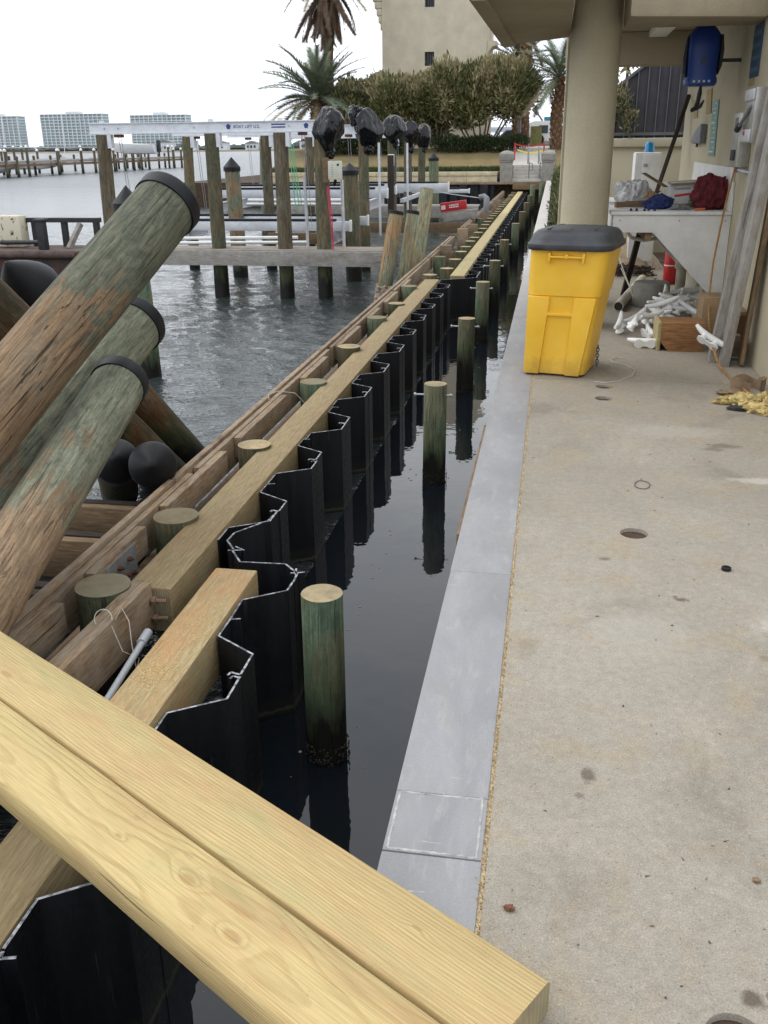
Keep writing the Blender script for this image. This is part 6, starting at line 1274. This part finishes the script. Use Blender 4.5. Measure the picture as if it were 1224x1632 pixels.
def cleat_mesh(v):
    q = MB(); P = []; R = []
    for k in range(15):
        t = k / 14 * 2 - 1; P.append((t * .160, 0, .075 + .036 * abs(t) ** 2.2 * (1 if v == 0 or t > 0 else .4) - .012)); R.append(.0265 * (1 - .50 * abs(t) ** 2.5))
    q.tube(P, R, 9)
    for s in (-1, 1): q.lathe([(.040, 0), (.040, .012), (.026, .024), (.023, .045), (.026, .068)], (s * .052, 0, 0), 12)
    b_ = [(-.09, -.022), (.09, -.022), (.09, .022), (-.09, .022)]; q.prism(b_, 'z', .001, .012); return q.mesh('dock_cleat', 'cleat', sharp=50)
MAT['cleat'] = plain('white_enamel', (.78, .78, .76), .5, 0, .12, 9, .001)
CM = [cleat_mesh(0), cleat_mesh(1)]; rn = random.Random(17)
def cleat(x, y, z, rx, ry, rz, lb, grp='white dock cleats', s=1.0): return put('dock_cleat', CM[rn.randrange(2)], None, Matrix.Translation((x, y, z)) @ Matrix.Rotation(rz, 4, 'Z') @ Matrix.Rotation(ry, 4, 'Y') @ Matrix.Rotation(rx, 4, 'X') @ Matrix.Scale(s, 4), label=lb, cat='cleat', group=grp)
cleat(.84, 8.10, Z0 + .04, 1.35, .05, 2.9, 'white cleat lying alone nearest the yellow bin, in front of the heap')
cleat(1.255, 7.56, 1.44, .9, -.45, 2.7, 'white cleat propped against the foot of the leaning planks')
for k in range(24):
    t = rn.random(); x = .74 + .75 * t + rn.gauss(0, .07); yy = 8.7 + 1.5 * t + rn.gauss(0, .16)
    cleat(min(x, 1.5), yy, Z0 + .035 + rn.random() * .13, rn.uniform(-1.4, 1.4), rn.uniform(-.4, .4), rn.random() * 6.28, 'white dock cleat in the tumbled heap under the counter', 'cleats in the heap')
bl = empty('timber_block', (1.15, 8.2, Z0), 'brown wood block with a slanted corner in front of the cleat heap', 'timber block')
b = MB(); b.prism([(1.02, Z0), (1.30, Z0), (1.30, Z0 + .235), (.96, Z0 + .235), (.96, Z0 + .075)], 'y', 8.02, 8.34); put('offcut', b.mesh('offcut', timber_mat('offcut_wood', (.22, .10, .04), (.38, .20, .085), (.12, .06, .03), .6, crack=.3), .005), bl)
boxobj('offcut_half', .93, .958, 8.03, 8.40, Z0, Z0 + .235, 'pale_timber', bl, .004)
boxobj('cardboard_box', 1.36, 1.56, 8.62, 8.95, Z0 + .002, Z0 + .36, 'cardboard', None, .004, label='light brown cardboard box standing behind the leaning planks', cat='box')
cbx = empty('cardboard_box', (1.53, 8.0, Z0), 'dark brown open cardboard box against the wall right of the planks', 'box'); boxobj('carton_body', 1.47, 1.595, 7.86, 8.2, Z0 + .002, Z0 + .33, plain('dark_cardboard', (.15, .075, .035), .9), cbx, .004); boxobj('flap', 1.47, 1.597, 7.86, 8.25, Z0 + .332, Z0 + .365, 'cardboard', cbx, .003)
boxobj('wood_block', 1.43, 1.535, 7.70, 7.82, Z0 + .03, Z0 + .20, 'old_timber', None, .005, label='small wood block beside the foot of the leaning planks', cat='wood block')
lk = empty('leaning_planks', (1.36, 7.6, Z0), 'pair of weathered grey planks leaning against the wall at the right edge', 'planks')
timber('plank', (1.292, 7.66, Z0), (1.545, 7.70, 3.75), .085, .07, 'grey_timber', lk, .005, upv=(-1, 0, .1)); timber('plank', (1.362, 7.55, Z0), (1.565, 7.50, 3.75), .19, .06, 'grey_timber', lk, .005, upv=(-1, 0, .1)); timber('plank', (1.50, 7.50, Z0 + .02), (1.592, 7.40, 3.6), .10, .03, 'brown_timber', lk, .004, upv=(-1, 0, .1))
q = MB(); q.tube([(1.525, 8.80, 2.72), (1.50, 8.86, 2.5), (1.475, 8.90, 2.2), (1.45, 8.90, 1.9), (1.425, 8.75, 1.62), (1.40, 8.5, 1.5), (1.37, 8.2, 1.42), (1.33, 7.9, 1.40), (1.30, 7.55, 1.42), (1.335, 7.40, 1.31), (1.36, 7.1, 1.29), (1.39, 6.6, 1.305), (1.405, 6.3, 1.33), (1.43, 6.05, 1.30), (1.5, 5.6, 1.29)], .0085, 7)
put('hanging_rope', q.mesh('hanging_rope', 'rope'), label='long orange-brown cord hanging from the steel box down to the paving', cat='cord')
# crumpled paper and yellow rain gear near the wall
pr = empty('paper_roll', (1.4, 6.7, Z0), 'curled brown paper band lying near the wall', 'paper'); b = MB(); vs = []; n = 26
for k in range(n):
    a = -.6 + k / (n - 1) * 5.4; r = .085 + .012 * math.sin(k); vs += [(1.42 + r * 1.25 * math.cos(a), 6.72 + r * .85 * math.sin(a), Z0 + .004), (1.42 + r * 1.3 * math.cos(a), 6.72 + r * .9 * math.sin(a), Z0 + .085 + .02 * math.sin(k * .7)), (1.42 + (r - .008) * 1.3 * math.cos(a), 6.72 + (r - .008) * .9 * math.sin(a), Z0 + .085 + .02 * math.sin(k * .7)), (1.42 + (r - .008) * 1.25 * math.cos(a), 6.72 + (r - .008) * .85 * math.sin(a), Z0 + .004)]
b.add(vs, [(k * 4 + i, k * 4 + (i + 1) % 4, k * 4 + 4 + (i + 1) % 4, k * 4 + 4 + i) for k in range(n - 1) for i in range(4)]); put('band', b.mesh('band', 'kraft', sharp=60), pr); blob('crumple', (1.30, 6.58, Z0 + .015), (.10, .06, .02), 'kraft', pr, 3, .5, 3, 2, 0, -.01)
yg = empty('yellow_gear', (1.35, 6.2, Z0), 'crumpled yellow rain gear lying on the paving at the right edge', 'rain gear')
for k, (x, yy, s, rz) in enumerate(((1.24, 6.33, (.10, .035, .028), .25), (1.33, 6.24, (.10, .06, .05), -.6), (1.43, 6.24, (.08, .05, .055), .9), (1.40, 6.10, (.10, .05, .035), -.5), (1.50, 6.12, (.09, .06, .06), .2), (1.47, 6.3, (.06, .05, .05), 1.2))): blob('fold', (x, yy, Z0 + s[2] * .7), s, 'yellow_cloth', yg, 5, .3, 1.8, 5 + k, 0, -s[2] * .68, rz, 60, .03, .34)
blob('lining', (1.40, 6.22, Z0 + .045), (.07, .04, .03), 'red_cloth', yg, 3, .4, 3, 9); blob('dark_patch', (1.31, 6.17, Z0 + .012), (.11, .05, .016), 'black_paint', yg, 3, .3, 2, 10, 0, -.010)

# ================================================================== YELLOW WHEELED BIN
yb = empty('wheeled_bin', (.1, 7.2, Z0), 'yellow wheeled refuse bin with a dark grey lid at the kerb', 'bin')
BM = Matrix.Translation((.118, 7.22, Z0)) @ Matrix.Rotation(math.radians(-13), 4, 'Z')
def rrect(w, d, r, z, ox=0, oy=0, n=5):
    P = []
    for (sx, sy, a0) in ((1, 1, 0), (-1, 1, 90), (-1, -1, 180), (1, -1, 270)):
        for k in range(n): a = math.radians(a0 + 90 * k / (n - 1)); P.append((ox + sx * (w / 2 - r) + r * math.cos(a), oy + sy * (d / 2 - r) + r * math.sin(a), z))
    return P
def binpart(name, rings, mt, sharp=35, bevel=0): b = MB(); b.loft(rings); return put(name, b.mesh(name, mt, bevel, sharp), yb, BM)
sx = lambda z: .095 * z                              # the bin leans a little towards the wall
def body(z, grow=0.0): t = z / .93; w = .470 + .075 * t + grow; d_ = .48 + .12 * t + grow; return rrect(w, d_, .06 + .02 * t, z, sx(z), -.5 * .12 * t * .35)
binpart('body', [body(.012, -.03), body(.02), body(.64)], 'yellow'); binpart('upper_band', [body(.60, .006), body(.605, .018), body(.90, .024), body(.935, .024)], 'yellow')
fy = lambda z: -(.48 + .12 * z / .93) / 2 - .5 * .12 * z / .93 * .35   # front face
def fpanel(name, xa, xb, za, zb, off, mt='yellow', xa2=None, xb2=None):
    xa2 = xa if xa2 is None else xa2; xb2 = xb if xb2 is None else xb2; b = MB(); P = []
    for (x, z, o) in ((xa, za, .012), (xb, za, .012), (xb2, zb, .012), (xa2, zb, .012), (xa, za, -off), (xb, za, -off), (xb2, zb, -off), (xa2, zb, -off)): P.append((x + sx(z), fy(z) + o, z))
    b.add(P, [(3, 2, 1, 0), (4, 5, 6, 7), (0, 1, 5, 4), (1, 2, 6, 5), (2, 3, 7, 6), (3, 0, 4, 7)]); return put(name, b.mesh(name, mt, .010), yb, BM)
fpanel('side_rib', -.215, -.10, .014, .598, .022, 'yellow', -.25, -.085); fpanel('side_rib', .095, .205, .014, .598, .022, 'yellow', .09, .25)
fpanel('cross_bar', -.105, .10, .455, .482, .020)
fpanel('handle_bar', -.125, .125, .875, .892, .050); fpanel('handle_lug', -.132, -.112, .84, .915, .050); fpanel('handle_lug', .112, .132, .84, .915, .050); fpanel('handle_lug', -.012, .014, .87, .905, .054)
lid = [rrect(w_ * .915, d_ * .90, r_, z_, sx(.94), -.03, 8) for (w_, d_, r_, z_) in ((.655, .76, .12, .926), (.68, .78, .14, .932), (.692, .79, .15, .950), (.69, .785, .15, .966), (.66, .755, .14, .976), (.638, .725, .14, 1.00), (.618, .705, .15, 1.03), (.57, .65, .15, 1.052), (.47, .55, .15, 1.064), (.28, .34, .11, 1.070))]
ld = binpart('lid', lid, 'lid', 40)
b = MB()
for x in (-.17, -.155, .0, .165): b.box(x - .005 + .09, x + .005 + .09, -.27, .20, 1.02, 1.069)
put('lid_rib', b.mesh('lid_rib', 'lid', .006), ld, BM)
for s in (-1, 1):
    q = MB(); q.cyl((s * .17, .235, .105), (s * .215, .235, .105), .105, n=28); w_ = put('wheel', q.mesh('wheel', 'rubber', .01), yb, BM); q = MB(); q.cyl((s * .216, .235, .105), (s * .222, .235, .105), .06, n=18); put('hub', q.mesh('hub', 'lid'), w_, BM)
q = MB(); q.cyl((-.169, .235, .105), (.169, .235, .105), .014, n=10); put('axle', q.mesh('axle', 'galv'), yb, BM)
q = MB()
for k in range(7): a0 = k * .022; q.tube([(.402 + .012 * math.cos(a) * (1 if k % 2 else .3), 7.18 + .012 * math.cos(a) * (.3 if k % 2 else 1), 1.47 - a0 + .016 * math.sin(a)) for a in [j * PI / 4 for j in range(9)]], .004, 5)
put('chain', q.mesh('chain', 'wire', sharp=60), label='short dark chain hanging at the right side of the yellow bin', cat='chain')
q = MB(); q.tube([(.37, 6.83, 1.284), (.45, 6.80, 1.285), (.55, 6.86, 1.284), (.66, 7.05, 1.284), (.70, 7.25, 1.284), (.64, 7.42, 1.284), (.55, 7.50, 1.285), (.53, 7.60, 1.284), (.58, 7.68, 1.284), (.66, 7.66, 1.284)], .0035, 5); put('string', q.mesh('string', 'twine'), label='pale string curling over the paving beside the yellow bin', cat='string')
q = MB(); q.tube([(.10, 20.6, 1.1), (-.15, 20.5, 1.05), (-.36, 20.4, 1.02)], .10, 12); put('drain_pipe', q.mesh('drain_pipe', 'rubber'), label='black corrugated pipe end poking over the kerb behind the bin', cat='pipe') if False else None

# ================================================================== SMALL THINGS ON THE PAVING
q = MB(); q.tube([(.53 + .038 * math.cos(a) * (1 + .1 * math.sin(2 * a)), 4.60 + .062 * math.sin(a), Z0 + .004) for a in [k * 2 * PI / 22 for k in range(24)]], .0022, 5); put('wire_ring', q.mesh('wire_ring', 'wire'), label='thin dark wire ring lying on the paving', cat='wire ring')
q = MB(); q.lathe([(.018, 0), (.020, .003), (.019, .012), (.012, .014), (.010, .008)], (.78, 3.61, Z0 + .001), 20); put('bottle_cap', q.mesh('bottle_cap', 'rubber'), label='small black cap lying on the paving at right', cat='cap')
blob('rust_chip', (-.01, 1.65, Z0 + .006), (.012, .010, .007), 'rust', None, 3, .6, 2, 3, 8, -.005, label='small orange rust chip near the kerb at the bottom', cat='chip')
blob('bark_chip', (.56, 1.83, Z0 + .005), (.010, .007, .005), 'brown_timber', None, 2, .5, 2, 4, 0, -.004, label='small bark chip at the lower right', cat='chip')
b = MB(); rn = random.Random(77)
for k in range(150):
    x, y = rn.uniform(-.03, 1.2), 1.2 + rn.random() ** 1.3 * 6.5; L = rn.uniform(.003, .016); a = rn.random() * 6.28; q = rn.uniform(.0012, .0035); c, s = math.cos(a), math.sin(a)
    b.add([(x - s * q, y + c * q, Z0 + .001), (x + s * q, y - c * q, Z0 + .001), (x + c * L, y + s * L, Z0 + .002), (x, y, Z0 + q * 1.6)], [(0, 1, 3), (1, 2, 3), (2, 0, 3)])
put('litter', b.mesh('litter', plain('dry_litter', (.10, .075, .045), .9, 0, .6, 30), recalc=False), label='scattered tiny wood chips and grit on the paving', cat='litter', kind='stuff')
b = MB(); rn = random.Random(91)
for k in range(110):
    y = 2.2 + rn.random() ** 1.4 * 14; x = rn.choice((rn.uniform(-1.2, -.4), rn.gauss(-.40, .04), rn.gauss(-1.15, .04))); r = rn.uniform(.003, .012); n = 5; a0 = rn.random() * 6
    if x > -.345: continue
    b.lathe([(r, .0), (r * .8, r * .25)], (x, y, .001), n)
put('floating_debris', b.mesh('floating_debris', plain('floating_scum', (.24, .22, .17), .9, 0, .5, 30), recalc=False), label='tiny pale specks of debris floating on the still basin', cat='debris', kind='stuff')
